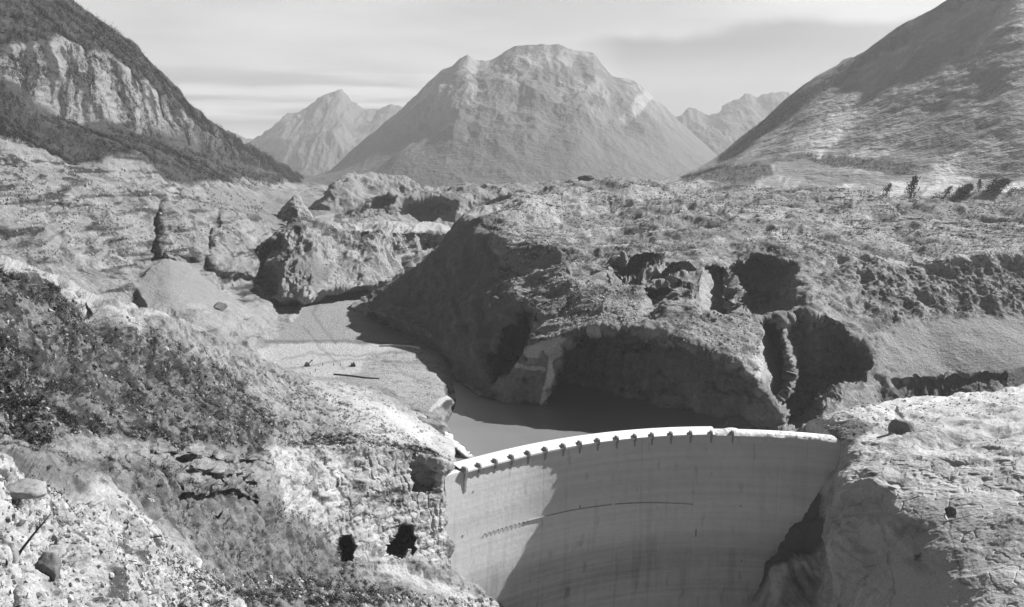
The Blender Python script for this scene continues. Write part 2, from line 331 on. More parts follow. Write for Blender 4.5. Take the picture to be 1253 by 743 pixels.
slide = loft('landslide_hill', [
    [(430, 392, None, -3), (480, 408, None, -8), (515, 432, None, -14), (545, 452, None, -22), (560, 476, None, -26), (590, 497, None, -24), (670, 507, None, -22), (740, 520, None, -22), (800, 530, None, -22), (900, 545, None, -22), (1000, 545, None, -20), (1080, 515, 480), (1150, 500, 500), (1253, 488, 505), (1340, 480, 505)],
    [(430, 378, None, 0), (480, 395, None, -4), (515, 420, None, -8), (545, 441, None, -11), (560, 464, None, -11), (590, 485, None, -11), (670, 496, None, -11), (740, 510, None, -11), (800, 520, None, -11), (900, 532, None, -11), (1000, 530, None, -8), (1080, 495, 510), (1150, 480, 530), (1253, 465, 535), (1340, 460, 535)],
    [(430, 376, None, 1), (480, 388, 690), (515, 405, 645), (545, 420, 615), (580, 425, 580), (610, 425, 560), (640, 425, 535), (670, 412, 512), (700, 406, 506), (760, 402, 498), (800, 404, 492), (850, 425, 480), (900, 440, 474), (930, 465, 468), (960, 420, 495), (1000, 395, 520), (1060, 415, 550), (1100, 400, 575), (1150, 392, 590), (1253, 388, 600), (1340, 388, 600)],
    [(430, 374, None, 2), (470, 370, 790), (500, 365, 750), (540, 360, 715), (580, 355, 675), (620, 350, 635), (660, 352, 600), (700, 350, 565), (760, 348, 565), (800, 350, 560), (850, 355, 550), (900, 365, 540), (950, 360, 550), (1000, 345, 585), (1060, 355, 610), (1150, 362, 615), (1253, 365, 618), (1340, 365, 618)],
    [(430, 372, None, 3), (470, 358, 830), (500, 340, 825), (530, 322, 800), (560, 305, 760), (600, 290, 700), (650, 290, 675), (700, 295, 655), (760, 300, 655), (820, 300, 665), (900, 300, 665), (980, 305, 660), (1060, 318, 645), (1150, 318, 640), (1253, 312, 645), (1340, 310, 650)],
    [(430, 371, None, 3), (470, 357, 835), (500, 338, 840), (530, 316, 825), (555, 288, 800), (580, 268, 775), (620, 262, 765), (700, 262, 780), (760, 262, 770), (860, 262, 770), (960, 268, 760), (1060, 280, 740), (1150, 285, 740), (1253, 285, 740), (1340, 285, 740)],
    [(430, 370, None, 3), (470, 355, 845), (500, 336, 855), (530, 313, 850), (550, 288, 835), (565, 270, 825), (590, 257, 850), (620, 246, 890), (640, 238, 920), (670, 231, 950), (700, 223, 960), (712, 218, 960), (730, 219, 960), (760, 219, 960), (790, 223, 960), (850, 224, 960), (950, 230, 930), (1050, 232, 920), (1150, 234, 900), (1253, 236, 890), (1340, 236, 880)],
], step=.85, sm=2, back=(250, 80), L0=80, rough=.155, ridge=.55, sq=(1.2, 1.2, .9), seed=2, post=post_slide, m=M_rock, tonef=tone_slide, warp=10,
  dents=[(lowscarp, .035, 7), ('ramp', lowscarp, .00035, 940, 0, 0, 6),
         ('ramp', hollow1, .0008, 990, .0022, 308, 18), 
         ('ramp', hollow2, .0008, 1082, .0012, 380, 20), ('ramp', [(924, 396), (960, 392), (962, 470), (956, 500), (934, 480), (916, 452)], -.0024, 918, 0, 0, 3), ('ramp', [(862, 328), (890, 326), (900, 392), (882, 394), (856, 352)], -.0024, 859, 0, 0, 3),
         ('ramp', [(747, 319), (770, 314), (805, 307), (811, 312), (800, 322), (775, 334), (757, 337)], .0006, 815, .0016, 305, 4),
         ('ramp', [(795, 331), (820, 323), (850, 323), (846, 331), (815, 338), (798, 346)], .0006, 853, .0016, 321, 4),
         ('ramp', [(786, 356), (815, 346), (842, 338), (848, 348), (830, 372), (802, 396), (780, 396)], .0009, 850, .0008, 338, 9),
         ('ramp', [(606, 472), (598, 440), (618, 400), (640, 378), (658, 380), (664, 396), (660, 420), (645, 440), (630, 460)], .0014, 668, .0012, 378, 5),
         ([(1090, 468), (1150, 458), (1230, 455), (1235, 462), (1150, 470), (1095, 480)], .012, 5)],
  smooths=[([(598, 500), (660, 400), (600, 340), (600, 285), (560, 300), (440, 378), (500, 430), (560, 480)], .55, 10),
           ([(600, 520), (690, 425), (700, 415), (800, 410), (880, 440), (920, 475), (960, 395), (1000, 390), (1055, 430), (1075, 450), (960, 540)], .6, 8),
           ([(1065, 440), (1090, 395), (1130, 385), (1340, 385), (1340, 470), (1090, 475)], .35, 10)])

# -- hill between gravel channel and landslide
def tone_mid(P, fx, fy, wx, wy, N, pix):
    t = .40+.12*nz(P, 14, 1)+.10*nz(P, 4, 2)
    t = t-.28*sst(-.05, .2, nz(P, 18, 3, oct=5))*sst(350, 305, wy)
    t = mixp(t, wx, wy, [(430, 271), (470, 269), (500, 271), (560, 274), (560, 282), (500, 284), (440, 278)], .5, 2.)
    t = mixp(t, wx, wy, [(350, 312), (380, 308), (400, 330), (385, 365), (366, 350)], .26, 8.)
    t = mixp(t, wx, wy, [(375, 355), (388, 362), (380, 369), (362, 366)], .5, 5.)
    return t
def post_mid(P, N, fx, fy, wx, wy, pix, A):
    g = nz(np.stack([P[:, 0], P[:, 1]*.35, P[:, 2]*.2], 1), 16., 24, oct=4); return P+N*(g*8.*sst(274, 284, fy))[:, None]
loft('rubble_hill', [
    [(284, 352, None, -4), (300, 366, None, -6), (340, 375, None, -6), (380, 374, None, -6), (400, 362, None, -6), (450, 358, None, -6), (490, 343, None, -6), (520, 325, None, -6), (560, 305, None, -6)],
    [(284, 350, 765), (300, 357, 770), (340, 365, 765), (380, 367, 755), (400, 354, 805), (450, 350, 840), (490, 334, 930), (520, 316, 1040), (560, 292, 1150)],
    [(284, 345, 790), (300, 330, 800), (330, 325, 785), (360, 320, 795), (380, 325, 800), (410, 320, 850), (450, 318, 880), (490, 312, 950), (520, 302, 1050), (560, 288, 1160)],
    [(284, 343, 800), (300, 318, 830), (325, 296, 840), (345, 287, 840), (370, 277, 850), (400, 277, 890), (430, 283, 920), (470, 283, 940), (510, 284, 980), (540, 286, 1060), (560, 285, 1170)],
    [(284, 342, 810), (300, 316, 840), (325, 294, 855), (345, 283, 870), (370, 273, 900), (400, 270, 960), (430, 271, 1000), (470, 269, 1050), (510, 271, 1080), (540, 275, 1120), (560, 280, 1200)],
], step=.7, sm=2, back=(60, 70), L0=36, rough=.22, ridge=.6, post=post_mid, seed=3, m=M_rock, tonef=tone_mid, warp=4,
  smooths=[([(360, 310), (390, 300), (440, 300), (480, 310), (510, 316), (450, 350), (400, 352), (380, 340)], .45, 10)],
  dents=[('ramp', [(284, 356), (298, 330), (326, 296), (346, 286), (354, 300), (350, 330), (344, 366), (300, 370)], .0016, 356, 0, 0, 5), ('ramp', [(505, 285), (545, 284), (530, 305), (512, 312)], .001, 548, 0, 0, 5)])

# -- back hills
def tone_back(P, fx, fy, wx, wy, N, pix):
    t = .34+.08*nz(P, 20, 1)
    return t-.14*sst(.0, .4, nz(P, 24, 3, oct=4))
loft('back_hill', [
    [(374, 285, 1050), (420, 288, 1080), (480, 288, 1150), (560, 290, 1200), (640, 290, 1250), (740, 280, 1300)],
    [(374, 270, 1120), (420, 272, 1150), (480, 274, 1210), (560, 276, 1260), (640, 270, 1300), (740, 260, 1350)],
    [(374, 266, 1180), (395, 248, 1180), (412, 232, 1190), (440, 238, 1220), (470, 248, 1250), (520, 244, 1290), (560, 240, 1310), (600, 238, 1340), (640, 238, 1360), (740, 236, 1400)],
    [(374, 265, 1200), (395, 244, 1210), (412, 222, 1230), (425, 215, 1260), (445, 214, 1300), (475, 215, 1330), (510, 221, 1350), (530, 226, 1370), (550, 229, 1390), (575, 226, 1400), (600, 227, 1420), (640, 224, 1450), (680, 222, 1480), (740, 222, 1500)],
], step=.7, sm=1, back=(150, 80), L0=60, rough=.24, ridge=.5, seed=4, m=M_rock, tonef=tone_back, warp=4,
  dents=[([(458, 240), (472, 236), (486, 244), (476, 262), (430, 274), (400, 276), (430, 258)], .05, 14),
         ([(482, 262), (500, 244), (540, 240), (560, 246), (556, 274), (500, 276)], .05, 14), ([(590, 250), (630, 236), (632, 244), (600, 262)], .04, 8)])
loft('rock_cone', [
    [(333, 278, 1000), (352, 282, 990), (385, 278, 1000)],
    [(333, 273, 1030), (352, 275, 1010), (385, 272, 1030)],
    [(333, 272.5, 1045), (345, 258, 1040), (362, 243, 1035), (374, 255, 1045), (385, 271, 1045)],
    [(333, 272, 1050), (345, 256, 1050), (357, 244, 1050), (362, 239, 1050), (368, 243, 1050), (376, 256, 1055), (385, 270, 1060)],
], step=.5, sm=0, back=(30, 40), L0=14, rough=.3, ridge=.6, seed=5, m=M_rock, tonef=tone_mid)
# -- near slope: pale rock spur, ravine, scrub slope, cliff beside the dam
tun1 = [(422.5+10.5*math.copysign(abs(math.cos(a))**.8, math.cos(a)), 674-19*math.copysign(abs(math.sin(a))**(.9 if math.sin(a) > 0 else .5), math.sin(a))) for a in np.linspace(0, 6.283, 25)[:-1]]
tun2 = [(468, 679), (469, 669), (476, 661), (483, 653), (487, 644), (493, 640), (502, 641), (506, 650), (507, 668), (506, 682), (500, 672), (496, 672), (493, 684), (480, 680)]
scrubB = [(230, 425), (300, 440), (380, 470), (440, 500), (520, 545), (548, 562), (440, 555), (335, 545), (300, 500)]
scrubA = [(-130, 300), (0, 322), (60, 345), (120, 375), (190, 405), (240, 440), (300, 470), (335, 520), (320, 560), (240, 545), (160, 540), (100, 535), (60, 540), (0, 530), (-130, 500)]
ravine = [(-20, 548), (60, 556), (120, 562), (200, 570), (260, 592), (310, 590), (330, 610), (400, 640), (440, 700), (520, 735), (300, 760), (280, 720), (225, 660), (170, 630), (130, 596), (60, 580), (0, 558)]
spur = [(-130, 545), (0, 560), (80, 585), (130, 600), (180, 640), (240, 690), (300, 745), (330, 830), (-130, 830)]
cliffA = [(330, 548), (400, 545), (470, 552), (548, 568), (548, 690), (500, 690), (440, 690), (400, 655), (345, 620)]
plateau = [(380, 470), (430, 470), (500, 505), (535, 500), (580, 555), (548, 566), (470, 545), (420, 520)]
def tone_near(P, fx, fy, wx, wy, N, pix):
    t = .27+.12*nz(P, 6, 1)+.12*nz(P, 1.6, 2)-.14*sst(.1, .3, nz(P, 4, 12, oct=5))
    v = sst(-.02, .12, nz(P, 7., 3, sq=(1, 1, 1.6), oct=5)+.5*nz(P, 1.3, 13, oct=3))
    s = sst(-8, 10, sdf(wx, wy, scrubA)); t = t*(1-s*(.42+.58*v))+.05*s*(.42+.58*v)
    v2 = sst(.05, .35, nz(P, 5, 4, oct=5)); s = sst(-6, 8, sdf(wx, wy, ravine)); t = t*(1-s*(.35+.5*v2))+.05*s*(.35+.5*v2)
    v3 = sst(.12, .4, nz(P, 3.5, 5, oct=5)); s = sst(-5, 5, sdf(wx, wy, spur)); t = t*(1-s)+s*((.43+.2*nz(P, 2.5, 6)+.15*nz(P, .7, 16))*(1-.8*v3))
    s = sst(-5, 5, sdf(wx, wy, cliffA)); c = .50+.16*nz(P, 9, 7, sq=(1, 1, 2.))-.3*sst(.12, .4, nz(P, 8, 8, oct=5))-.12*sst(.1, .4, nz(P, 3.5, 18, sq=(1.5, 1.5, .5), oct=4)); t = t*(1-s)+s*c
    s = sst(-12, 12, sdf(wx, wy, plateau)); c = .48+.12*nz(P, 12, 9)-.3*sst(.2, .5, nz(P, 7, 10, oct=4)); t = t*(1-s)+s*c
    # pale crest band of the spur edge
    for ln, w_ in (([(-120, 305), (0, 322), (50, 340), (100, 358), (118, 366)], 4), ([(95, 362), (150, 385), (170, 400)], 8), ([(150, 372), (210, 388), (240, 398)], 4)):
        d = ldist(wx, wy, ln); q = sst(w_*1.5, w_*.4, d); t = t*(1-q)+.42*q
    q = sst(5, 1.5, ldist(wx*.6+fx*.4, wy*.6+fy*.4, [(533, 497), (529, 506), (545, 525), (560, 542), (577, 557)])); t = t*(1-q)+.8*q
    q = sst(12, 3, ldist(wx, wy, [(440, 490), (480, 508), (520, 535)])); t = t*(1-q)+.58*q
    q = sst(9, 3, ldist(wx, wy, [(410, 560), (405, 620)])); t = t*(1-.5*q)+.35*q
    q = sst(3, 1, ldist(wx*.5+fx*.5, wy*.5+fy*.5, [(403, 578), (416, 600), (430, 622)])); t = t*(1-.7*q)  # shadowed crack, its shade drawn in colour only
    q = sst(10, 4, ldist(wx, wy, [(470, 690), (500, 700), (540, 720), (600, 745)])); t = t*(1-q)+.5*q
    return t
def amp_near(P, fx, fy, wx, wy):
    a = np.ones(len(P)); s = sst(-15, 15, sdf(wx, wy, plateau)); a = a*(1-.72*s); a = a*(1-.62*sst(-5, 10, sdf(wx, wy, cliffA)))
    s = sst(-5, 10, sdf(wx, wy, scrubA)); return a*(1+.15*s)
def post_near(P, N, fx, fy, wx, wy, pix, A):
    # bedding ledges: step the rock face by height
    s = sst(0, 12, sdf(wx, wy, cliffA+[(330, 600), (250, 600), (120, 560), (60, 545), (100, 530), (240, 525)]))
    z = P[:, 2]+.10*P[:, 0]+1.2*nz(P, 14, 21, oct=3); st = 3.6
    k = z/st; fr = k-np.floor(k); step = (np.floor(k)+sst(.55, .95, fr)-k)*st
    P = P.copy(); P[:, 0] += s*step*-.55; P[:, 1] += s*step*-.35
    # vertical cracks
    cr = np.abs(nz(P, 9., 22, sq=(1, 1, 3.5), oct=4)); q = s*sst(.07, .0, cr)*1.3; P -= N*(q*.35)[:, None]; P += N*(s*.7*np.minimum(0, nz(P, 7, 26, sq=(1, 1, .5), oct=5))*2)[:, None]
    return P
near = loft('near_slope', [
    [(-120, 830, 38), (0, 810, 50), (100, 805, 70), (200, 800, 93), (300, 800, 123), (400, 800, 185), (480, 800, 250), (560, 800, 305), (620, 800, 350), (660, 800, 400), (700, 800, 430)],
    [(-120, 760, 47), (0, 743, 60), (100, 743, 84), (200, 743, 112), (300, 743, 150), (400, 743, 220), (480, 743, 290), (560, 743, 345), (600, 743, 374), (622, 743, 394), (660, 743, 430), (700, 743, 445)],
    [(-120, 640, 68), (0, 650, 76), (100, 665, 97), (200, 700, 130), (300, 735, 180), (400, 735, 240), (480, 730, 302), (560, 728, 350), (600, 735, 378), (622, 738, 398), (660, 738, 432), (700, 738, 447)],
    [(-120, 530, 88), (0, 558, 93), (60, 575, 101), (100, 592, 112), (150, 625, 130), (200, 665, 150), (240, 697, 170), (290, 722, 205), (350, 725, 245), (430, 715, 292), (480, 712, 318), (560, 714, 354), (600, 728, 380), (622, 733, 400), (660, 733, 435), (700, 733, 450)],
    [(-120, 518, 120), (0, 548, 128), (60, 562, 137), (100, 575, 146), (160, 607, 164), (200, 635, 178), (240, 660, 195), (280, 680, 218), (340, 700, 255), (430, 702, 302), (480, 704, 326), (538, 694, 350), (553, 698, 361), (570, 706, 376), (600, 725, 390), (640, 725, 430), (700, 725, 450)],
    [(-120, 500, 126), (0, 525, 138), (60, 540, 148), (110, 552, 160), (160, 572, 176), (220, 600, 196), (270, 615, 220), (310, 622, 250), (345, 630, 282), (400, 665, 310), (440, 690, 320), (480, 690, 332), (538, 688, 352), (553, 690, 362), (562, 690, 425), (600, 690, 430), (700, 690, 455)],
    [(-120, 440, 140), (0, 480, 150), (60, 500, 160), (110, 512, 176), (160, 522, 196), (220, 528, 222), (270, 528, 255), (310, 535, 292), (340, 542, 316), (400, 546, 332), (460, 550, 346), (520, 559, 356), (538, 563, 356), (552, 570, 362), (561, 585, 445), (600, 590, 470), (700, 590, 480)],
    [(-120, 380, 155), (0, 400, 165), (80, 420, 190), (160, 450, 232), (240, 475, 290), (320, 505, 338), (400, 530, 348), (460, 540, 357), (520, 551, 368), (538, 557, 368), (552, 566, 372), (561, 576, 450), (600, 580, 475), (700, 580, 485)],
    [(-120, 305, 172), (0, 318, 183), (40, 333, 193), (80, 347, 208), (140, 371, 242), (200, 388, 285), (260, 412, 335), (300, 430, 375), (330, 445, 410), (360, 460, 440), (420, 476, 455), (470, 488, 450), (505, 508, None, -2), (528, 520, None, -9), (560, 550, None, -9), (576, 562, None, -12), (600, 565, None, -18), (700, 570, None, -24)],
    [(-120, 308, 200), (0, 322, 210), (40, 337, 222), (80, 351, 240), (140, 376, 275), (200, 393, 320), (260, 417, 375), (300, 434, 420), (330, 446, 460), (360, 457, 490), (420, 468, 525), (470, 480, 500), (505, 503, None, -7), (530, 508, None, -12), (565, 545, None, -12), (580, 555, None, -14), (600, 560, None, -20), (700, 565, None, -26)],
], step=.78, sm=2, back=(60, 60), L0=22, rough=.19, ridge=.5, H=.78, Lmin=.12, seed=6, m=M_near, tonef=tone_near, ampf=amp_near, post=post_near, warp=6,
  lr=190, dents=[('hole', tun1, .11, 2.5), ('hole', tun2, .11, 3), ([(185, 598), (240, 604), (290, 602), (320, 612), (300, 622), (230, 618)], .05, 8), ([(496, 568), (512, 562), (532, 575), (530, 602), (505, 604)], .012, 8),
         ([(-20, 690), (18, 672), (34, 700), (30, 760), (-20, 770)], .05, 14, 1), ([(160, 545), (210, 556), (330, 565), (330, 571), (200, 563)], .03, 4), ([(225, 575), (300, 582), (316, 590), (230, 590)], .03, 5)])
# -- right abutment
def tone_abut(P, fx, fy, wx, wy, N, pix):
    t = .66+.10*nz(P, 14, 1)+.08*nz(P, 3, 2)-.15*sst(.1, .4, nz(P, 8, 3, sq=(2.2, 2.2, .5), oct=5))
    # vertical grooves on the left edge, level beds elsewhere
    g = nz(np.stack([P[:, 0]*1.2+P[:, 1]*.6, 0*P[:, 0], P[:, 2]*.06], 1), 3.0, 4)
    s = sst(1100, 1040, wx)*sst(575, 600, wy); t = t+s*(.30*g-.03)
    b = nz(np.stack([P[:, 0]*.05, P[:, 1]*.05, P[:, 2]*1.0], 1), 2.5, 5); t = t+(1-s)*.16*b-.12*(1-s)*sst(.15, .4, nz(np.stack([P[:, 0], P[:, 1], P[:, 2]*.18], 1), 5, 46, oct=4))
    t = mixp(t, wx, wy, [(1095, 570), (1340, 560), (1340, 600), (1100, 606)], .68+.05*b, 10.)
    t = mixp(t, wx, wy, [(985, 520), (1030, 498), (1090, 490), (1253, 470), (1340, 462), (1340, 484), (1150, 500), (1080, 520), (1040, 512), (1010, 524)], .70+.1*nz(P, 7, 6), 5.)
    t = mixp(t, wx, wy, [(1050, 540), (1060, 528), (1090, 530), (1085, 548), (1060, 550)], .75, 4.)
    t = mixp(t, wx, wy, [(1010, 524), (1040, 514), (1075, 520), (1060, 530), (1045, 545), (1020, 538)], .2, 4.)
    t = mixp(t, wx, wy, [(1095, 700), (1253, 700), (1340, 700), (1340, 830), (1090, 830)], .72, 30.)
    for cx, cy in ((1162, 628), (1125, 683), (1106, 586), (1068, 584)):
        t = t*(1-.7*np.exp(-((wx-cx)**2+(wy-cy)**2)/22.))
    q = sst(2.6, 1, ldist(wx*.4+fx*.6, wy*.4+fy*.6, [(1100, 505), (1140, 492), (1190, 482), (1260, 474)])); t = t*(1-q)+.95*q
    q = sst(2.2, .8, ldist(wx, wy, [(1160, 640), (1178, 715), (1253, 722)])); t = t*(1-.5*q)
    q = sst(2.2, .8, ldist(wx, wy, [(1082, 560), (1078, 600), (1080, 640), (1092, 700), (1090, 743)])); t = t*(1-.3*q*sst(-.2, .2, nz(P, 6, 44)))
    q = sst(2.2, .8, ldist(wx, wy, [(1095, 540), (1140, 526), (1180, 530), (1253, 524)])); t = t*(1-.3*q)
    t = mixp(t, wx, wy, [(900, 560), (1004, 590), (1012, 640), (1006, 690), (1000, 670), (940, 700), (900, 760)], .13, 8.)  # gorge wall: its shadow painted as dark rock colour
    t = mixp(t, wx, wy, [(950, 743), (960, 705), (985, 692), (1000, 710), (1000, 743)], .3+.1*nz(P, 4, 9), 12.)
    return t
def post_bank(P, N, fx, fy, wx, wy, pix, A):
    s = sst(1105, 1050, wx)*sst(572, 610, wy)
    g = nz(np.stack([P[:, 0]*1.1+P[:, 1]*.7, P[:, 1]*.2, P[:, 2]*.07], 1), 6., 34, oct=3)
    q = sst(0, 12, sdf(wx, wy, [(1060, 545), (1340, 540), (1340, 850), (1095, 850), (1085, 600)])); z = P[:, 2]+.4*nz(P, 30, 35); st = 3.6
    k = z/st; fr = k-np.floor(k); step = (np.floor(k)+sst(.6, .9, fr)-k)*st; P = P+N*(s*g*3.2)[:, None]; P[:, 1] -= q*step*(.2+.5*sst(640, 560, wy))
    cr = np.abs(nz(P, 14., 36, sq=(1, 1, 2.2), oct=3)); P -= N*(q*sst(.04, 0, cr)*.25)[:, None]; return P
loft('right_bank', [
    [(880, 830, 430), (930, 830, 400), (960, 830, 380), (1000, 830, 372), (1012, 830, 352), (1024, 830, 325), (1060, 830, 305), (1120, 830, 244), (1253, 830, 216), (1340, 830, 209)],
    [(880, 760, 438), (905, 750, 428), (925, 746, 414), (950, 743, 398), (1000, 743, 390), (1012, 743, 375), (1022, 743, 336), (1060, 743, 308), (1120, 743, 278), (1253, 743, 248), (1340, 743, 240)],
    [(880, 735, 442), (910, 722, 430), (930, 712, 416), (950, 697, 405), (970, 688, 402), (1000, 684, 400), (1009, 690, 385), (1016, 692, 342), (1060, 692, 321), (1120, 692, 294), (1253, 692, 265), (1340, 692, 257)],
    [(880, 710, 445), (915, 700, 433), (935, 690, 420), (955, 682, 412), (975, 676, 410), (1000, 669, 402), (1008, 670, 392), (1013, 670, 350), (1030, 670, 333), (1060, 670, 326), (1120, 670, 300), (1253, 670, 272), (1340, 670, 264)],
    [(880, 680, 450), (935, 665, 440), (958, 652, 424), (975, 642, 412), (1000, 638, 402), (1008, 638, 392), (1013, 638, 358), (1028, 638, 341), (1060, 636, 331), (1120, 636, 311), (1253, 636, 286), (1340, 636, 277)],
    [(880, 640, 465), (960, 632, 448), (985, 618, 430), (1000, 604, 414), (1013, 594, 402), (1020, 590, 378), (1028, 586, 360), (1060, 588, 345), (1120, 600, 326), (1253, 606, 300), (1340, 606, 290)],
    [(880, 580, 490), (1000, 560, 465), (1020, 562, 432), (1028, 556, 404), (1040, 550, 388), (1090, 550, 365), (1150, 556, 350), (1253, 562, 328), (1340, 566, 315)],
    [(880, 560, None, -20), (985, 540, None, -12), (1012, 536, None, -4), (1034, 538, None, 0), (1060, 535, None, 3), (1090, 530, 395), (1150, 525, 385), (1253, 520, 375), (1340, 515, 370)],
    [(880, 545, None, -16), (980, 527, None, -8), (1000, 515, None, 0), (1030, 504, None, 4), (1060, 498, None, 6), (1100, 492, 455), (1150, 487, 462), (1253, 473, 480), (1340, 462, 490)],
    [(880, 544, None, -18), (980, 524, None, -10), (1000, 512, None, 1), (1030, 500, None, 5), (1060, 495, None, 7), (1100, 489, 470), (1150, 484, 480), (1253, 470, 500), (1340, 459, 510)],
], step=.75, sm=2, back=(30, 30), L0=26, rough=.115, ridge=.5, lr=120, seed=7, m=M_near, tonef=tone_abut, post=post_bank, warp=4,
  smooths=[([(1090, 600), (1340, 600), (1340, 830), (1090, 830)], .55, 20)],
  dents=[([(1157, 622), (1166, 621), (1170, 633), (1160, 634)], .008, 3), ([(1118, 678), (1130, 676), (1132, 688), (1120, 689)], .005, 3),
         ([(1090, 500), (1098, 498), (1112, 522), (1106, 540), (1096, 536)], .01, 6)])

# -- mountains
def tone_far(base, var, L, lo=0):
    def f(P, fx, fy, wx, wy, N, pix):
        t = base+var*nz(P, L, 1, oct=5)
        steep = sst(.05, .35, nz(P, L*.5, 2, sq=(1, 1, 1.6), oct=5)); return t*(1-steep*.35)
    return f
def tone_toc(P, fx, fy, wx, wy, N, pix):
    a = wx*.80-wy*.60; b = wx*.60+wy*.80        # along / across the bedding streaks
    n = nz(np.stack([a/150, b/22, 0*a], 1), 1., 3, oct=5)
    t = .19+.06*nz(P, 120, 1)+.24*sst(-.1, .4, n)+.05*nz(np.stack([a/60, b/6, 0*a], 1), 1., 13, oct=4)
    t = mixp(t, wx, wy, [(868, 205), (905, 172), (960, 122), (1040, 76), (1100, 36), (1165, -4), (1190, -4), (1100, 52), (1030, 96), (960, 145), (900, 195)], .09+.03*nz(P, 60, 4), 8.)
    t = mixp(t, wx, wy, [(1130, 140), (1200, 120), (1160, 180), (1135, 220), (1080, 222), (1090, 190)], .15, 14.)
    for e in ([(1085, 130), (1098, 112), (1130, 108), (1112, 122), (1100, 136)], [(1150, 80), (1215, 50), (1235, 55), (1190, 110), (1175, 132), (1160, 130)], [(1010, 118), (1018, 108), (1014, 132), (985, 160), (975, 160), (1000, 140)],
              [(1058, 98), (1072, 84), (1068, 108), (1056, 112)], [(1175, 200), (1253, 110), (1340, 60), (1340, 120), (1240, 190), (1180, 225)], [(1075, 70), (1180, 10), (1260, -20), (1150, 50)]):
        t = mixp(t, wx, wy, e, .25+.10*nz(np.stack([a/60, b/6, 0*a], 1), 1., 13, oct=4), 12.)
    t = mixp(t, wx, wy, [(980, 186), (1040, 190), (1100, 196), (1130, 205), (1100, 215), (1040, 205), (1000, 200), (930, 198)], .07, 6.)
    t = mixp(t, wx, wy, [(830, 222), (860, 205), (920, 198), (945, 200), (950, 215), (900, 228)], .09+.05*nz(P, 25, 5), 6.)
    t = mixp(t, wx, wy, [(948, 200), (965, 195), (1010, 198), (1040, 208), (1080, 216), (1080, 228), (1000, 226), (955, 215)], .17+.03*nz(P, 30, 5), 5.)
    return t
loft('slip_plane_mountain', [
    [(800, 250, 1150), (900, 250, 1100), (1000, 250, 1080), (1120, 252, 1050), (1253, 255, 1000), (1400, 255, 950)],
    [(800, 228, 1500), (850, 216, 1480), (900, 208, 1440), (950, 206, 1380), (1000, 207, 1320), (1120, 212, 1230), (1253, 225, 1120), (1400, 225, 1050)],
    [(800, 226, 1700), (850, 211, 1680), (885, 200, 1600), (950, 190, 1530), (1020, 183, 1460), (1120, 185, 1330), (1253, 190, 1170), (1400, 190, 1080)],
    [(800, 224, 2060), (850, 207, 2030), (880, 190, 2000), (905, 170, 1970), (925, 154, 1960), (945, 137, 1950), (962, 121, 1940), (980, 106, 1930), (1000, 93, 1920), (1030, 79, 1910), (1060, 62, 1900), (1090, 40, 1880), (1110, 26, 1870), (1140, 12, 1850), (1160, -2, 1840), (1180, -14, 1830), (1253, -50, 1760), (1400, -60, 1650)],
], step=1., sm=4, back=(800, 600), L0=110, rough=.035, ridge=.2, sq=(1, 1, 1), seed=8, m=M_far, tonef=tone_toc, warp=8)
loft('wooded_shoulder', [
    [(960, 200, 3400), (1000, 200, 3300), (1100, 200, 3200), (1200, 200, 3100)],
    [(960, 130, 3900), (1000, 92, 3800), (1012, 85, 3800), (1025, 80, 3800), (1034, 72, 3800), (1052, 66, 3700), (1072, 56, 3700), (1090, 45, 3600), (1200, 10, 3500)]],
    step=2., sm=1, back=(600, 500), L0=200, rough=.06, seed=9, m=M_far, tonef=tone_far(.2, .05, 200))
def tone_central(P, fx, fy, wx, wy, N, pix):
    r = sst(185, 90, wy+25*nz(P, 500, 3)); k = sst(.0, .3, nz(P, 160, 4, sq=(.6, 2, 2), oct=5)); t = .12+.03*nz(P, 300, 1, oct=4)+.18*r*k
    return mixp(t, wx, wy, [(762, 140), (778, 122), (790, 110), (800, 118), (788, 134), (772, 146)], .36, 5.)
loft('central_mountain', [
    [(370, 262, 3300), (500, 262, 3200), (626, 262, 3100), (760, 262, 3200), (900, 262, 3400)],
    [(370, 222, 4300), (430, 210, 4100), (500, 190, 3900), (560, 195, 3700), (626, 185, 3700), (690, 190, 3700), (760, 190, 3900), (820, 195, 4200), (900, 215, 4500)],
    [(370, 221, 4700), (430, 198, 4650), (470, 165, 4600), (510, 140, 4500), (560, 120, 4350), (626, 118, 4300), (690, 120, 4300), (750, 125, 4400), (800, 145, 4600), (830, 165, 4700), (900, 211, 4900)],
    [(370, 220, 4900), (400, 211, 4900), (410, 203, 4900), (430, 184, 4900), (460, 159, 4950), (490, 134, 5000), (510, 114, 5000), (528, 96, 5000), (540, 85, 5000), (552, 79, 5000), (562, 69, 5000), (572, 66, 5000), (585, 72, 5000), (596, 72, 5000), (610, 66, 5000), (620, 58, 5000), (632, 54, 5000), (645, 53, 5000), (660, 55, 5000), (668, 55, 5000), (682, 53, 5000), (697, 60, 5000), (710, 63, 5000), (725, 64, 5000), (733, 73, 5000), (742, 84, 5000), (755, 94, 5000), (768, 96, 5000), (785, 106, 5000), (805, 124, 5000), (820, 137, 5000), (835, 150, 5100), (860, 175, 5100), (900, 210, 5100)],
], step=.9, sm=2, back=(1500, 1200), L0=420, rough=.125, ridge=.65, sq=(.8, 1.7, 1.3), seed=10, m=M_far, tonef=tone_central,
  ampf=lambda P, fx, fy, wx, wy: (.35+.65*sst(205, 130, fy))*(.35+.65*sst(4, 40, fy-np.interp(fx, [400, 460, 550, 640, 720, 805, 900], [205, 158, 80, 53, 63, 124, 210]))))
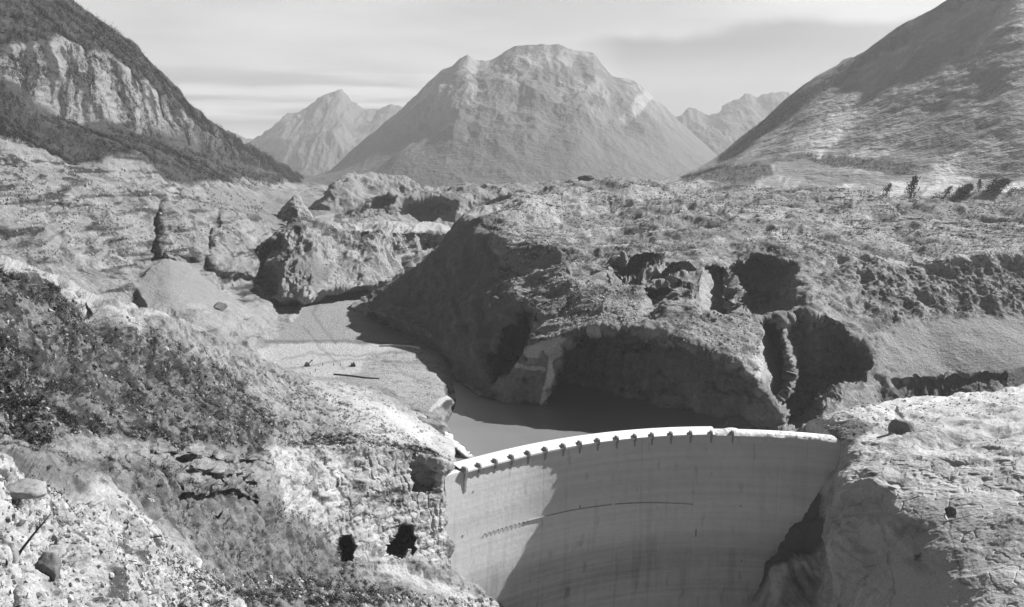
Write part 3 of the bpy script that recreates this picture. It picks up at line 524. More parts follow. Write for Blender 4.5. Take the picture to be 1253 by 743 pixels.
loft('left_peak', [
    [(270, 240, 6500), (400, 240, 6400), (560, 240, 6500)],
    [(270, 185, 7400), (320, 175, 7300), (350, 170, 7000), (410, 160, 7000), (460, 165, 7200), (560, 190, 7400)],
    [(270, 168, 8000), (295, 164, 8000), (315, 160, 8000), (335, 150, 8000), (352, 140, 8000), (372, 133, 8000), (390, 122, 8000), (404, 115, 8000), (413, 112, 8000), (424, 117, 8000), (440, 124, 8000), (458, 129, 8000), (484, 131, 8000), (520, 145, 8000), (560, 170, 8000)],
], step=.9, sm=1, back=(1500, 1200), L0=700, rough=.10, ridge=.7, sq=(.6, 2.4, 1.5), seed=11, m=M_far, tonef=tone_far(.2, .10, 400))
loft('right_ridge', [
    [(780, 240, 5500), (900, 240, 5400), (1010, 240, 5400)],
    [(780, 190, 6400), (840, 180, 6300), (900, 170, 6200), (1010, 170, 6200)],
    [(780, 170, 7000), (815, 146, 7000), (828, 139, 7000), (836, 130, 7000), (845, 125, 7000), (856, 127, 7000), (866, 134, 7000), (874, 134, 7000), (886, 127, 7000), (902, 121, 7000), (918, 115, 7000), (930, 117, 7000), (950, 115, 7000), (980, 125, 7000), (1010, 135, 7000)],
], step=.9, sm=1, back=(1500, 1200), L0=500, rough=.11, ridge=.8, sq=(.6, 2.4, 1.5), seed=12, m=M_far, tonef=tone_far(.18, .07, 400))

# ------------------------------------------------------------------ lake and base ground
LIP = [(553, 574.5), (571, 570.8), (608, 563.5), (640, 558), (669, 552.8), (700, 546.5), (733, 541), (770, 536.6), (799, 534.3), (825, 532.8), (850, 532.2), (875, 532), (910, 532.3), (950, 533.6), (1000, 537.5), (1025, 540.5)]
zl = -1.3
lp = np.array([WZ(a, b, zl) for a, b in LIP])
# smooth plan curve: polynomial y(x)
cf = np.polyfit(lp[:, 0], lp[:, 1], 5)
xs = np.linspace(lp[0, 0]-1.5, lp[-1, 0]+10, 700)
ys = np.polyval(cf, xs); tg = np.tan(np.radians(np.interp(xs, [-35, -23, -18, -6, 4.5, 14, 25, 37, 50, 61, 71, 80, 89, 101, 115, 131, 139, 150], [44, 43.5, 43, 41.5, 39, 34.5, 30, 25, 19, 14, 9.2, 4.8, .5, -5.5, -12.3, -21.5, -26.5, -31])))
ys = np.concatenate([[0], np.cumsum((tg[1:]+tg[:-1])/2*np.diff(xs))]); ys += np.polyval(cf, 80)-np.interp(80, xs, ys)
s_ = np.concatenate([[0], np.cumsum(np.hypot(np.diff(xs), np.diff(ys)))]); NS = 560
su = np.linspace(0, s_[-1], NS); cx_, cy_ = np.interp(su, s_, xs), np.interp(su, s_, ys)
tx, ty = np.gradient(cx_), np.gradient(cy_); tl = np.hypot(tx, ty); tx, ty = tx/tl, ty/tl
nxv, nyv = -ty, tx              # upstream normal
def onarc(px):                   # arc parameter index at pixel column
    _, q, _ = 0, 0, 0
    pxs = CX+F*cx_/(cy_*cP-(zl-CAMZ)*sP); return float(np.interp(px, pxs, np.arange(NS)))
def arcpt(i, off, z):
    f_ = lambda A: np.interp(i, np.arange(NS), A)
    return np.array([f_(cx_)+f_(nxv)*off, f_(cy_)+f_(nyv)*off, z])

def ribbon(name, i0, i1, prof, m, parent, n=None, tone=None, close=True):
    """sweep a profile of (offset upstream, z) along the arc"""
    n = n or max(4, int(i1-i0)); I = np.linspace(i0, i1, n); V = []
    for off, z in prof:
        f_ = lambda A: np.interp(I, np.arange(NS), A)
        V.append(np.stack([f_(cx_)+f_(nxv)*off, f_(cy_)+f_(nyv)*off, np.full(n, z)], 1))
    V = np.array(V); k = len(prof); idx = np.arange(k*n).reshape(k, n); Q = []
    rng_ = range(k) if close else range(k-1)
    for r in rng_:
        a = idx[r]; b = idx[(r+1) % k]; Q.append(np.stack([a[:-1], b[:-1], b[1:], a[1:]], 1))
    Q = np.concatenate(Q); P = V.reshape(-1, 3)
    return mesh_np(name, P, Q[:, ::-1], m, tone=tone(P, np.tile(su[np.clip(I.astype(int), 0, NS-1)], k)) if tone else None, smooth=False, parent=parent)
def empty(name, loc=(0, 0, 0), rz=0.):
    o = bpy.data.objects.new(name, None); C.objects.link(o); o.location = loc; o.rotation_euler = (0, 0, rz); o.empty_display_size = 1; return o

M_conc = mat('dam_concrete', attr=True, rough=.85, bump=[(2.5, .05), (.5, .12)])
M_crest = mat('crest_concrete', col=.6, var=.12, vscale=.8, bump=[(3, .06)])
M_dark = mat('dark_steel', col=.06, rough=.6)
dam = empty('arch_dam', tuple(arcpt(NS/2, 0, 0)))
tag(dam, 'tall curved concrete arch dam closing the gorge, with a bright overflow lip along its crest', 'dam')
inv = -np.array(dam.location)
def tone_dam(P, s):
    z = P[:, 2]; Q = np.stack([s, 0*s, z], 1)
    t = .55+.045*nz(Q, 30, 1)+.03*nz(Q, 3, 2, sq=(1, 1, 2.5))
    t += .04*nz(Q, 1.2, 12, sq=(2.5, 1, .6)); t += .07*nz(np.stack([s*.02, 0*s, z*.9], 1), 1.8, 3)-.05*(np.abs(((z+300) % 2.9)-1.4) < .16)*(.5+nz(Q, 9, 8))            # casting lifts
    t -= .06*sst(.1, .5, nz(np.stack([s*.5, 0*s, z*.03], 1), 1.8, 4, oct=4))*sst(-2, -30, z)   # run-off streaks
    t -= .07*(np.abs(((s+3) % 12)-6) < .2)*sst(-.3, .3, nz(Q, 20, 9)); t -= .10*sst(.35, .6, nz(Q, 3.5, 10, sq=(1, 1, 3.), oct=4))
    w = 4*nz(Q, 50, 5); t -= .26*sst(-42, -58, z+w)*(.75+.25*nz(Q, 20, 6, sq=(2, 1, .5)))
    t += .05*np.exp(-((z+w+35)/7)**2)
    return t
NZ = 330; zz = -1.2-np.concatenate([np.linspace(0, 78, NZ-20), np.linspace(80, 160, 20)]); prof = []
for z in zz: prof.append((1.1+.0009*(-z-1.2)**2*(1 if z > -90 else 1), z)) if z > -82 else prof.append((1.1+.0009*81**2, z))
prof_up = [(22, -160), (22, -82), (15, -50), (9, -20), (9, -1.2)]
I = np.arange(NS); V = []
for off, z in prof: V.append(np.stack([cx_+nxv*off, cy_+nyv*off, np.full(NS, z)], 1))
for off, z in prof_up: V.append(np.stack([cx_+nxv*off, cy_+nyv*off, np.full(NS, z)], 1))
V = np.array(V); k = len(V); idx = np.arange(k*NS).reshape(k, NS)
Q = np.concatenate([np.stack([idx[r][:-1], idx[(r+1) % k][:-1], idx[(r+1) % k][1:], idx[r][1:]], 1) for r in range(k)])
P = V.reshape(-1, 3)
wall = mesh_np('wall', P, Q, M_conc, tone=tone_dam(P, np.tile(su, k)), parent=dam)
def fixpar(o):
    o.matrix_parent_inverse = __import__('mathutils').Matrix.Translation(-dam.location); return o
fixpar(wall)
iA, iB = onarc(568), onarc(876)
fixpar(ribbon('overflow_lip', iA, iB, [(0, zl), (0, zl-.7), (8.6, -.9), (8.6, .0), (5.5, .05)], M_crest, dam, n=90))
# broken eastern stretch of the crest: rubble-covered strip
n = 260; I = np.linspace(iB+1, NS-22, n); f_ = lambda A: np.interp(I, np.arange(NS), A)
rows = []
for j, off in enumerate(np.linspace(.2, 8, 9)):
    P_ = np.stack([f_(cx_)+f_(nxv)*off, f_(cy_)+f_(nyv)*off, np.zeros(n)], 1)
    h = -1.0+.5*nz(P_, 5, 31, oct=4)+.25*nz(P_, 1.5, 32)+(.9*np.exp(-((I-iB-22)/10)**2) if 2 <= j <= 7 else 0)
    if j in (0, 8): h = h*0-1.9
    if j == 0: P_[:, :2] += (.5*nz(P_, 3, 33))[:, None]*np.stack([f_(nxv), f_(nyv)], 1)
    P_[:, 2] = h; rows.append(P_)
V = np.array(rows); idx = np.arange(9*n).reshape(9, n); Q = np.stack([idx[:-1, :-1], idx[:-1, 1:], idx[1:, 1:], idx[1:, :-1]], -1).reshape(-1, 4)
o = mesh_np('broken_crest', V.reshape(-1, 3), Q, mat('crest_rubble', col=.5, var=.3, vscale=.9, bump=[(2, .2)]), parent=dam); fixpar(o)
o['label'] = 'broken rubble-strewn stretch of the crest without overflow panels'
# piers
def box_verts(pts_lo, pts_hi): return pts_lo+pts_hi
def pier(i, parent, deep=5.4, w=.42):
    bm = bmesh.new()
    def ring(o0, o1, z, ww):
        a = arcpt(i, 0, z); t = np.array([np.interp(i, np.arange(NS), tx), np.interp(i, np.arange(NS), ty), 0]); nn = np.array([np.interp(i, np.arange(NS), nxv), np.interp(i, np.arange(NS), nyv), 0])
        return [bm.verts.new(a+t*sx*ww+nn*oo) for sx, oo in ((-1, o0), (1, o0), (1, o1), (-1, o1))]
    rs = [ring(.95, 1.9, -deep, w*.8), ring(.6, 1.9, -deep*.55, w), ring(-.1, 2.0, -2.3, w), ring(-.3, 2.6, zl+.1, w), ring(-.25, 2.6, zl+1.0, w*.9), ring(.2, 2.2, zl+1.5, w*.8)]
    for a, b in zip(rs[:-1], rs[1:]):
        for q in range(4): bm.faces.new((a[q], a[(q+1) % 4], b[(q+1) % 4], b[q]))
    bm.faces.new(rs[0][::-1]); bm.faces.new(rs[-1])
    bmesh.ops.recalc_face_normals(bm, faces=bm.faces)
    me = bpy.data.meshes.new('pier'); bm.to_mesh(me); bm.free(); me.materials.append(M_pier)
    o = bpy.data.objects.new('pier', me); C.objects.link(o); o.parent = dam; fixpar(o); return o
M_pier = mat('pier_concrete', col=.26, var=.2, vscale=1.)
for px in (588, 608, 628, 648, 669, 691, 711, 733, 756, 778, 799, 822, 846, 871, 897): pier(onarc(px), dam)
e = pier(onarc(571), dam, deep=10, w=.6); e['label'] = 'longer end pier of the crest beside the left cliff'
# inspection walkway along the face
def bar_along(name, i0, i1, offf, zf, r, m, n=60, out=.45):
    I = np.linspace(i0, i1, n); bm = bmesh.new(); prev = None
    for ii in I:
        z = zf(ii); a = arcpt(ii, offf(z), z); nn = np.array([np.interp(ii, np.arange(NS), nxv), np.interp(ii, np.arange(NS), nyv), 0])
        ring = [bm.verts.new(a+nn*x+np.array([0, 0, y])) for x, y in ((0, -r), (-out, -r), (-out, r), (0, r))]
        if prev:
            for q in range(4): bm.faces.new((prev[q], prev[(q+1) % 4], ring[(q+1) % 4], ring[q]))
        prev = ring
    bmesh.ops.recalc_face_normals(bm, faces=bm.faces)
    me = bpy.data.meshes.new(name); bm.to_mesh(me); bm.free(); me.materials.append(m); o = bpy.data.objects.new(name, me); C.objects.link(o); o.parent = dam; fixpar(o); return o
face = lambda z: 1.15+.0009*min(81, -z-1.2)**2
zw = float(WZ(760, 616, 0)[2])
def zrow(px, row):               # height on the face seen at a pixel
    i = onarc(px); y = np.interp(i, np.arange(NS), cy_)
    for _ in range(6):
        z = W(px, row, y)[2]; y = np.interp(i, np.arange(NS), cy_)+np.interp(i, np.arange(NS), nyv)*face(z)
    return float(z)
zk = [zrow(600, 652), zrow(650, 637), zrow(700, 625), zrow(760, 616.5), zrow(800, 615), zrow(850, 617)]
ik = [onarc(p) for p in (600, 650, 700, 760, 800, 850)]
bar_along('walkway', onarc(645), onarc(752), face, lambda i: float(np.interp(i, ik, zk)), .08, M_pier)
bar_along('walkway', onarc(756), onarc(852), face, lambda i: float(np.interp(i, ik, zk)), .09, M_pier)
for px in np.arange(597, 650, 5.2):
    i = onarc(px); bar_along('anchor_stub', i-.7, i+.7, face, lambda q: float(np.interp(q, ik, zk))-.2, .35, M_dark, n=2)
for px, row, h in ((581, 602, .35), (713, 620, .7), (910, 619, .4), (914, 686, .6), (857, 652, 1.8), (569, 656, .5)):
    i = onarc(px); z0 = zrow(px, row); bar_along('outlet', i-.6, i+.6, lambda z: face(z)+.25, lambda q: z0, h, M_dark, n=2)

# lake
lk = [tuple(arcpt(i, 6, -12)[:2]) for i in np.linspace(0, onarc(930), 40)]+[(118, 448), (112, 520), (60, 640), (-90, 640), (-70, 470)]
bm = bmesh.new(); bm.faces.new([bm.verts.new((a, b, -12)) for a, b in lk]); me = bpy.data.meshes.new('lake'); bm.to_mesh(me); bm.free()
M_w = mat('silty_water', col=.17, rough=.3, var=.10, vscale=.03, bump=[(.5, .12)], spec=1.0); me.materials.append(M_w)
lake = bpy.data.objects.new('lake', me); C.objects.link(lake); tag(lake, kind='structure')
# ground sheet out to the horizon
bm = bmesh.new(); bm.faces.new([bm.verts.new(v) for v in ((-30000, -30000, -170), (30000, -30000, -170), (30000, 30000, -170), (-30000, 30000, -170))])
me = bpy.data.meshes.new('ground'); bm.to_mesh(me); bm.free(); me.materials.append(mat('ground_rock', col=.2, var=.2, vscale=.01)); o = bpy.data.objects.new('ground', me); C.objects.link(o); tag(o, kind='structure')

e0 = arcpt(onarc(571), 6, -.6); e1 = e0+[-7.5, -2.0, -1.2]
bm = bmesh.new(); dd = (e1-e0); sdv = np.array([-dd[1], dd[0], 0]); sdv = sdv/np.linalg.norm(sdv)
lo = [e0+sdv*1.2, e0-sdv*1.2, e1-sdv*1.2, e1+sdv*1.2]; V0 = [bm.verts.new(p) for p in lo]; V1 = [bm.verts.new(p+[0, 0, .35]) for p in lo]
bm.faces.new(V0[::-1]); bm.faces.new(V1)
for k in range(4): bm.faces.new((V0[k], V0[(k+1) % 4], V1[(k+1) % 4], V1[k]))
bmesh.ops.recalc_face_normals(bm, faces=bm.faces); me = bpy.data.meshes.new('gangway'); bm.to_mesh(me); bm.free(); me.materials.append(M_pier)
o = bpy.data.objects.new('gangway', me); C.objects.link(o); o.parent = dam; fixpar(o)
# ------------------------------------------------------------------ loose cover and single things
def surf_pts(name, poly, n, fe=0, density=None):
    P, fx, fy, N = SURF[name]; P = P.reshape(-1, 3); fx = fx.ravel(); fy = fy.ravel(); N = N.reshape(-1, 3)
    s = sdf(fx, fy, poly); ok = np.where((s > fe) & (np.arange(len(fx)) > 13*SURF[name][0].shape[1]*0))[0]
    if density is not None:
        d = density(P[ok], fx[ok], fy[ok]); ok = ok[rng.random(len(ok)) < d]
    if len(ok) == 0: return np.zeros((0, 3)), np.zeros((0, 3)), np.zeros(0)
    k = rng.choice(ok, min(n, len(ok)), replace=False)
    return P[k], N[k], np.linalg.norm(P[k]-[0, 0, CAMZ], axis=1)/F
def rock_templates(k=7, sub=1, rough=.32):
    T = []
    for s in range(k):
        bm = bmesh.new(); bmesh.ops.create_icosphere(bm, subdivisions=sub, radius=1)
        V = np.array([v.co[:] for v in bm.verts]); Fq = np.array([[v.index for v in f.verts] for f in bm.faces]); bm.free()
        r = np.random.default_rng(s+50)
        for _ in range(7):      # slice by random planes: angular faces
            d = r.normal(size=3); d /= np.linalg.norm(d); h = r.uniform(.45, .85); q = V@d; V = V-np.outer(np.maximum(q-h, 0), d)
        V = V*(1+rough*.4*r.normal(size=(len(V), 1)))*r.uniform(.65, 1.15, 3); T.append((V, Fq))
    return T
def bush_templates(k=6, n=34, up=1.0, leaf=.30):
    T = []
    for s in range(k):
        r = np.random.default_rng(s+90); V, Fq = [], []
        for i in range(n):
            c = r.normal(size=3)*[.42, .42, .36*up]+[0, 0, .45*up]; a = r.normal(size=3); a /= np.linalg.norm(a); b = np.cross(a, r.normal(size=3)); b /= np.linalg.norm(b)
            L_ = leaf*r.uniform(.6, 1.4); w_ = L_*r.uniform(.25, .6); j = len(V); V += [c-a*L_, c+b*w_, c+a*L_]; Fq.append((j, j+1, j+2))
        T.append((np.array(V), np.array(Fq)))
    return T
def rotz(n, tilt=.3):
    a = rng.uniform(0, 6.283, n); c, s = np.cos(a), np.sin(a); R = np.zeros((n, 3, 3)); R[:, 0, 0] = c; R[:, 0, 1] = -s; R[:, 1, 0] = s; R[:, 1, 1] = c; R[:, 2, 2] = 1
    b = rng.normal(0, tilt, n); c, s = np.cos(b), np.sin(b); Q = np.zeros((n, 3, 3)); Q[:, 0, 0] = 1; Q[:, 1, 1] = c; Q[:, 1, 2] = -s; Q[:, 2, 1] = s; Q[:, 2, 2] = c
    return R@Q
def scatter(name, T, P, size, tone, m, sink=.2, tilt=.3, parent=None):
    n = len(P); R = rotz(n, tilt); which = rng.integers(0, len(T), n); VV, FF, TT = [], [], []; off = 0
    for k, (V, Fq) in enumerate(T):
        I = np.where(which == k)[0]
        if not len(I): continue
        X = np.einsum('nij,vj->nvi', R[I], V)*size[I, None, None]+P[I][:, None]; X[:, :, 2] -= (size[I]*sink)[:, None]
        VV.append(X.reshape(-1, 3)); FF.append((Fq[None]+(np.arange(len(I))*len(V))[:, None, None]+off).reshape(-1, 3)); off += len(I)*len(V)
        TT.append(np.repeat(tone[I], len(V)))
    o = mesh_np(name, np.concatenate(VV), np.concatenate(FF), m, tone=np.concatenate(TT), smooth=False, parent=parent); return o
M_loose = mat('loose_stone', attr=True, var=.25, vscale=1.5, rough=.95)
M_scrub = mat('scrub_twigs', attr=True, rough=.95, spec=.05)
RT, BT, CT = rock_templates(), bush_templates(), bush_templates(up=1.9, n=40, leaf=.26)
def patchy(L, th, seed, sharp=.15, base=0.03):
    return lambda P, fx, fy: base+(1-base)*sst(th-sharp, th+sharp, nz(P, L, seed, oct=3))
def loose(name, T, m, specs, **kw):
    Ps, Ss, Ts = [], [], []
    for surf, poly, n, lo, hi, t0, t1, den in specs:
        P, N_, px = surf_pts(surf, poly, n, density=den)
        s = px*np.exp(rng.uniform(np.log(lo), np.log(hi), len(P))); Ps.append(P); Ss.append(s); Ts.append(rng.uniform(t0, t1, len(P)))
    o = scatter(name, T, np.concatenate(Ps), np.concatenate(Ss), np.concatenate(Ts), m, **kw); tag(o, kind='stuff'); return o
slopeL = [(-100, 170), (0, 175), (110, 195), (240, 225), (330, 250), (250, 310), (150, 325), (0, 312), (-100, 305)]
woodL1 = [(-110, 105), (0, 108), (60, 138), (110, 156), (180, 172), (250, 194), (310, 212), (370, 222), (330, 230), (240, 224), (170, 196), (110, 190), (0, 168), (-110, 168)]
woodL2 = [(-110, -120), (0, -60), (85, 4), (165, 60), (200, 96), (230, 130), (262, 156), (320, 190), (372, 221), (250, 192), (250, 160), (215, 130), (165, 90), (130, 66), (70, 48), (0, 62), (-110, 60)]
cliffL = [(0, 72), (70, 50), (140, 72), (240, 150), (232, 180), (160, 160), (95, 150), (25, 108), (0, 98)]
landtop = [(600, 262), (640, 240), (700, 228), (760, 224), (850, 228), (1000, 234), (1250, 240), (1340, 240), (1340, 318), (1100, 318), (980, 320), (880, 310), (700, 330), (600, 350), (600, 280)]
loose('scrub', BT, M_scrub, [
    ('near_slope', scrubA, 6200, 1.6, 5.2, .012, .05, patchy(7, .02, 41)),
    ('near_slope', scrubB, 1500, 1.4, 3.4, .015, .06, patchy(8, .05, 52)), ('near_slope', cliffA, 10, 1, 2, .02, .05, None),
    ('near_slope', scrubA, 1500, 1.5, 4, .06, .13, patchy(7, .0, 45)),
    ('near_slope', ravine, 2600, 1.5, 5, .012, .05, patchy(5, .05, 42)),
    ('near_slope', plateau, 260, 1.2, 2.6, .02, .06, patchy(10, .15, 43)),
    ('near_slope', [(200, 690), (330, 700), (460, 730), (560, 745), (560, 800), (200, 800)], 1400, 2, 6, .015, .06, patchy(5, .02, 44)),
    ('near_slope', cliffA, 260, 1.2, 3.5, .02, .06, patchy(6, .15, 46)),
    ('near_slope', [(-100, 560), (120, 600), (260, 710), (300, 760), (0, 760)], 420, 2, 6, .03, .08, patchy(3, .15, 47)),
    ('valley_floor', slopeL, 1500, .9, 2.6, .02, .06, patchy(30, .08, 48)),
    ('landslide_hill', landtop, 6500, .7, 2.2, .02, .07, patchy(30, .05, 49)),
    ('landslide_hill', [(1000, 320), (1340, 315), (1340, 385), (1090, 395), (1040, 385), (985, 365)], 1100, 1, 2.8, .03, .07, patchy(16, .0, 50)),
    ('right_bank', [(1095, 500), (1340, 480), (1340, 560), (1100, 555)], 120, 1, 2.4, .03, .07, patchy(8, .15, 51)),
], sink=.1)
loose('rubble', RT, M_loose, [
    ('near_slope', [(-100, 555), (0, 562), (80, 588), (130, 606), (200, 670), (300, 745), (320, 800), (-100, 800)], 4600, .9, 4.5, .08, .33, None),('near_slope', [(-100, 555), (0, 562), (80, 588), (130, 606), (200, 670), (300, 745), (320, 800), (-100, 800)], 150, 4, 7, .2, .4, None),
    ('near_slope', scrubA, 2400, 1.2, 3.6, .09, .26, patchy(8, -.1, 61)),
    ('near_slope', [(300, 470), (420, 480), (545, 560), (340, 545), (300, 520)], 900, .8, 2.4, .2, .42, None),
    ('near_slope', [(200, 690), (600, 735), (600, 790), (200, 800)], 1400, 1.2, 4., .15, .42, None),
    ('near_slope', [(340, 455), (520, 500), (560, 545), (400, 510)], 350, .6, 1.6, .15, .5, None),
    ('valley_floor', slopeL, 1500, .7, 2., .14, .34, None),
    ('landslide_hill', [(600, 345), (700, 330), (780, 350), (790, 400), (690, 405), (660, 385)], 1400, .8, 2.2, .16, .34, None),
    ('landslide_hill', landtop, 3800, .6, 1.7, .14, .32, None),
    ('landslide_hill', [(800, 400), (870, 385), (925, 392), (925, 468), (880, 435), (800, 408)], 500, .8, 2., .14, .3, None),
    ('landslide_hill', [(1075, 480), (1340, 452), (1340, 475), (1100, 500)], 300, .8, 2.2, .12, .3, None),
    ('valley_floor', [(330, 460), (340, 421), (420, 420), (500, 424), (540, 432), (545, 485), (470, 462), (400, 466)], 260, .4, 1.0, .08, .4, None), ('valley_floor', [(370, 400), (400, 358), (480, 345), (470, 400), (430, 415)], 160, .4, 1.0, .08, .3, None),
    ('rubble_hill', [(290, 345), (320, 300), (400, 275), (540, 285), (450, 345), (375, 368)], 500, .7, 1.8, .14, .32, None),
    ('right_bank', [(985, 525), (1040, 500), (1250, 474), (1250, 500), (1040, 530)], 350, .7, 2.2, .2, .45, None),
], sink=.25, tilt=1.5)
loose('mountain_wood', CT, M_scrub, [
    ('valley_floor', woodL1, 3600, 1.6, 3.6, .03, .075, None), ('valley_floor', woodL2, 6500, 1.5, 3.4, .03, .075, None),
    ('valley_floor', cliffL, 2200, 1.4, 3.2, .03, .07, patchy(45, .02, 71)),
    ('slip_plane_mountain', [(880, 196), (905, 176), (960, 126), (1040, 80), (1100, 42), (1160, 2), (1190, 0), (1100, 56), (1030, 98), (960, 146), (900, 192)], 1800, 1., 2.2, .03, .07, None),
    ('slip_plane_mountain', [(832, 218), (880, 203), (945, 205), (948, 216), (900, 226), (840, 224)], 500, 1.2, 2.6, .03, .07, None),
    ('slip_plane_mountain', [(980, 188), (1040, 192), (1130, 208), (1100, 214), (1040, 205), (1000, 200)], 400, 1., 2.2, .03, .07, None),
    ('landslide_hill', [(1050, 233), (1340, 234), (1340, 242), (1050, 240)], 320, 1.3, 3.2, .03, .07, None),
], sink=.1, tilt=.12)

def log_templates():
    T = []
    for s in range(4):
        r = np.random.default_rng(s+200); V = [(x, y*.06*w, z*.06*w) for x, w in ((-1, 1.2), (1, .6)) for y, z in ((-1, -.6), (1, -.6), (0, 1.2))]; Fq = [(0, 1, 4), (0, 4, 3), (1, 2, 5), (1, 5, 4), (2, 0, 3), (2, 3, 5), (0, 2, 1), (3, 4, 5)]
        j = len(V); V += [(.2, 0, 0), (.3, .05, .02), (.55+r.uniform(-.1, .1), .4, .25)]; Fq.append((j, j+1, j+2)); T.append((np.array(V, float), np.array(Fq)))
    return T
loose('driftwood', log_templates(), M_loose, [
    ('landslide_hill', landtop, 1100, 2, 6, .03, .34, None), ('landslide_hill', [(1000, 236), (1340, 238), (1340, 300), (1040, 290)], 500, 3, 9, .03, .30, None), ('landslide_hill', [(610, 345), (780, 345), (790, 400), (680, 400)], 260, 1.5, 4, .04, .3, None),
    ('near_slope', [(-100, 565), (120, 610), (240, 700), (280, 760), (0, 760)], 90, 4, 12, .04, .12, None), ('near_slope', scrubA, 260, 3, 9, .03, .2, None), ('near_slope', plateau, 60, 2, 5, .05, .2, None),
    ('right_bank', [(1050, 500), (1250, 474), (1250, 500), (1060, 525)], 40, 2, 5, .05, .3, None)], sink=-.02, tilt=.25)
def at(surf, px, py):
    P, fx, fy, N = SURF[surf]; k = np.argmin((fx-px)**2+(fy-py)**2); return P.reshape(-1, 3)[k].copy()
# single boulders
def boulder(surf, px, py, wpx, hpx, seed, col, label, lift=.2, group=None, cuts=13, lo=.42):
    p = at(surf, px, py+hpx*.4); d = np.linalg.norm(p-[0, 0, CAMZ])/F
    bm = bmesh.new(); bmesh.ops.create_icosphere(bm, subdivisions=4, radius=1); V = np.array([v.co[:] for v in bm.verts]); Fq = np.array([[v.index for v in f.verts] for f in bm.faces]); bm.free()
    r = np.random.default_rng(seed)
    for _ in range(cuts):
        q = r.normal(size=3); q /= np.linalg.norm(q); h = r.uniform(lo, .85); V = V-np.outer(np.maximum(V@q-h, 0), q)
    V = V*(1+.12*nz(V*1., .9, seed, oct=4)[:, None]+.10*nz(V, .25, seed+1)[:, None])
    V = V*[wpx*d/2*1.3, wpx*d/2*1.15, hpx*d/2*1.35]
    key = round(col, 2); M_ = BM.get(key) or mat('boulder_stone', col=col, var=.25, vscale=1.2, bump=[(2, .2)]); BM[key] = M_
    o = mesh_np('boulder', V, Fq, M_); o.location = p+[0, 0, hpx*d*lift]; tag(o, label, 'boulder', group); return o
BM = {}
boulder('right_bank', 1103, 520, 22, 24, 1, .15, 'rounded dark boulder standing in a notch on top of the right cliff', cuts=11, lo=.6, lift=.06)
boulder('landslide_hill', 902, 516, 46, 26, 2, .15, 'broad grey boulder block lying just behind the dam crest')
boulder('near_slope', 92, 668, 16, 17, 4, .20, 'wedge-shaped grey boulder alone on the pale rubble at lower left')
boulder('near_slope', 48, 706, 30, 46, 5, .12, 'tall dark upright boulder below the leaning dead trunk')
boulder('valley_floor', 268, 373, 15, 13, 6, .15, 'dark boulder on the pale fan below the cone-shaped mound')
boulder('near_slope', 30, 585, 52, 18, 7, .22, 'long flat grey slab boulder near the upper left edge of the pale spur', lift=.02)
boulder('near_slope', 178, 612, 20, 12, 8, .36, 'pale squarish boulder on the ridge between spur and ravine')
boulder('near_slope', 232, 690, 18, 14, 9, .38, 'white boulder near the lower end of the pale spur')
boulder('landslide_hill', 718, 218, 18, 9, 10, .12, 'dark hump-shaped boulder on the skyline of the landslide')

# people and machines on the gravel flat
def skin_person(name, pose, loc, rz, col):
    v = {'pelvis': (0, 0, .92), 'chest': (0, pose[2]*.3, 1.32), 'neck': (0, pose[2]*.38, 1.5), 'head': (0, pose[2]*.42, 1.66), 'top': (0, pose[2]*.42, 1.76),
         'ls': (.18, pose[2]*.3, 1.42), 'le': (.26, pose[2]*.3+.02, 1.14), 'lh': (.24, pose[2]*.3+.16*pose[1], .9), 'rs': (-.18, pose[2]*.3, 1.42), 're': (-.26, pose[2]*.3, 1.14), 'rh': (-.25, pose[2]*.3+.3*pose[1], .95+.2*pose[1]),
         'lk': (.1, .12*pose[0], .5), 'lf': (.11, -.02+.12*pose[0], .07), 'lt': (.12, .17+.12*pose[0], .04), 'rk': (-.1, -.06*pose[0], .5), 'rf': (-.11, -.2*pose[0], .07), 'rt': (-.12, .17-.2*pose[0], .04)}
    rad = {'pelvis': .15, 'chest': .16, 'neck': .07, 'head': .105, 'top': .07, 'ls': .075, 'le': .055, 'lh': .045, 'rs': .075, 're': .055, 'rh': .045, 'lk': .075, 'lf': .055, 'lt': .04, 'rk': .075, 'rf': .055, 'rt': .04}
    E_ = [('pelvis', 'chest'), ('chest', 'neck'), ('neck', 'head'), ('head', 'top'), ('chest', 'ls'), ('ls', 'le'), ('le', 'lh'), ('chest', 'rs'), ('rs', 're'), ('re', 'rh'), ('pelvis', 'lk'), ('lk', 'lf'), ('lf', 'lt'), ('pelvis', 'rk'), ('rk', 'rf'), ('rf', 'rt')]
    K = list(v); me = bpy.data.meshes.new('person'); me.from_pydata([v[k] for k in K], [(K.index(a), K.index(b)) for a, b in E_], [])
    o = bpy.data.objects.new('person', me); C.objects.link(o); o.modifiers.new('skin', 'SKIN'); 
    for i, k in enumerate(K): me.skin_vertices[0].data[i].radius = (rad[k], rad[k])
    me.skin_vertices[0].data[0].use_root = True; s = o.modifiers.new('sub', 'SUBSURF'); s.levels = 1; s.render_levels = 1
    me.materials.append(col); o.location = loc; o.rotation_euler = (0, 0, rz); return o
M_coat = mat('dark_clothing', col=.035); M_coat2 = mat('grey_clothing', col=.09)
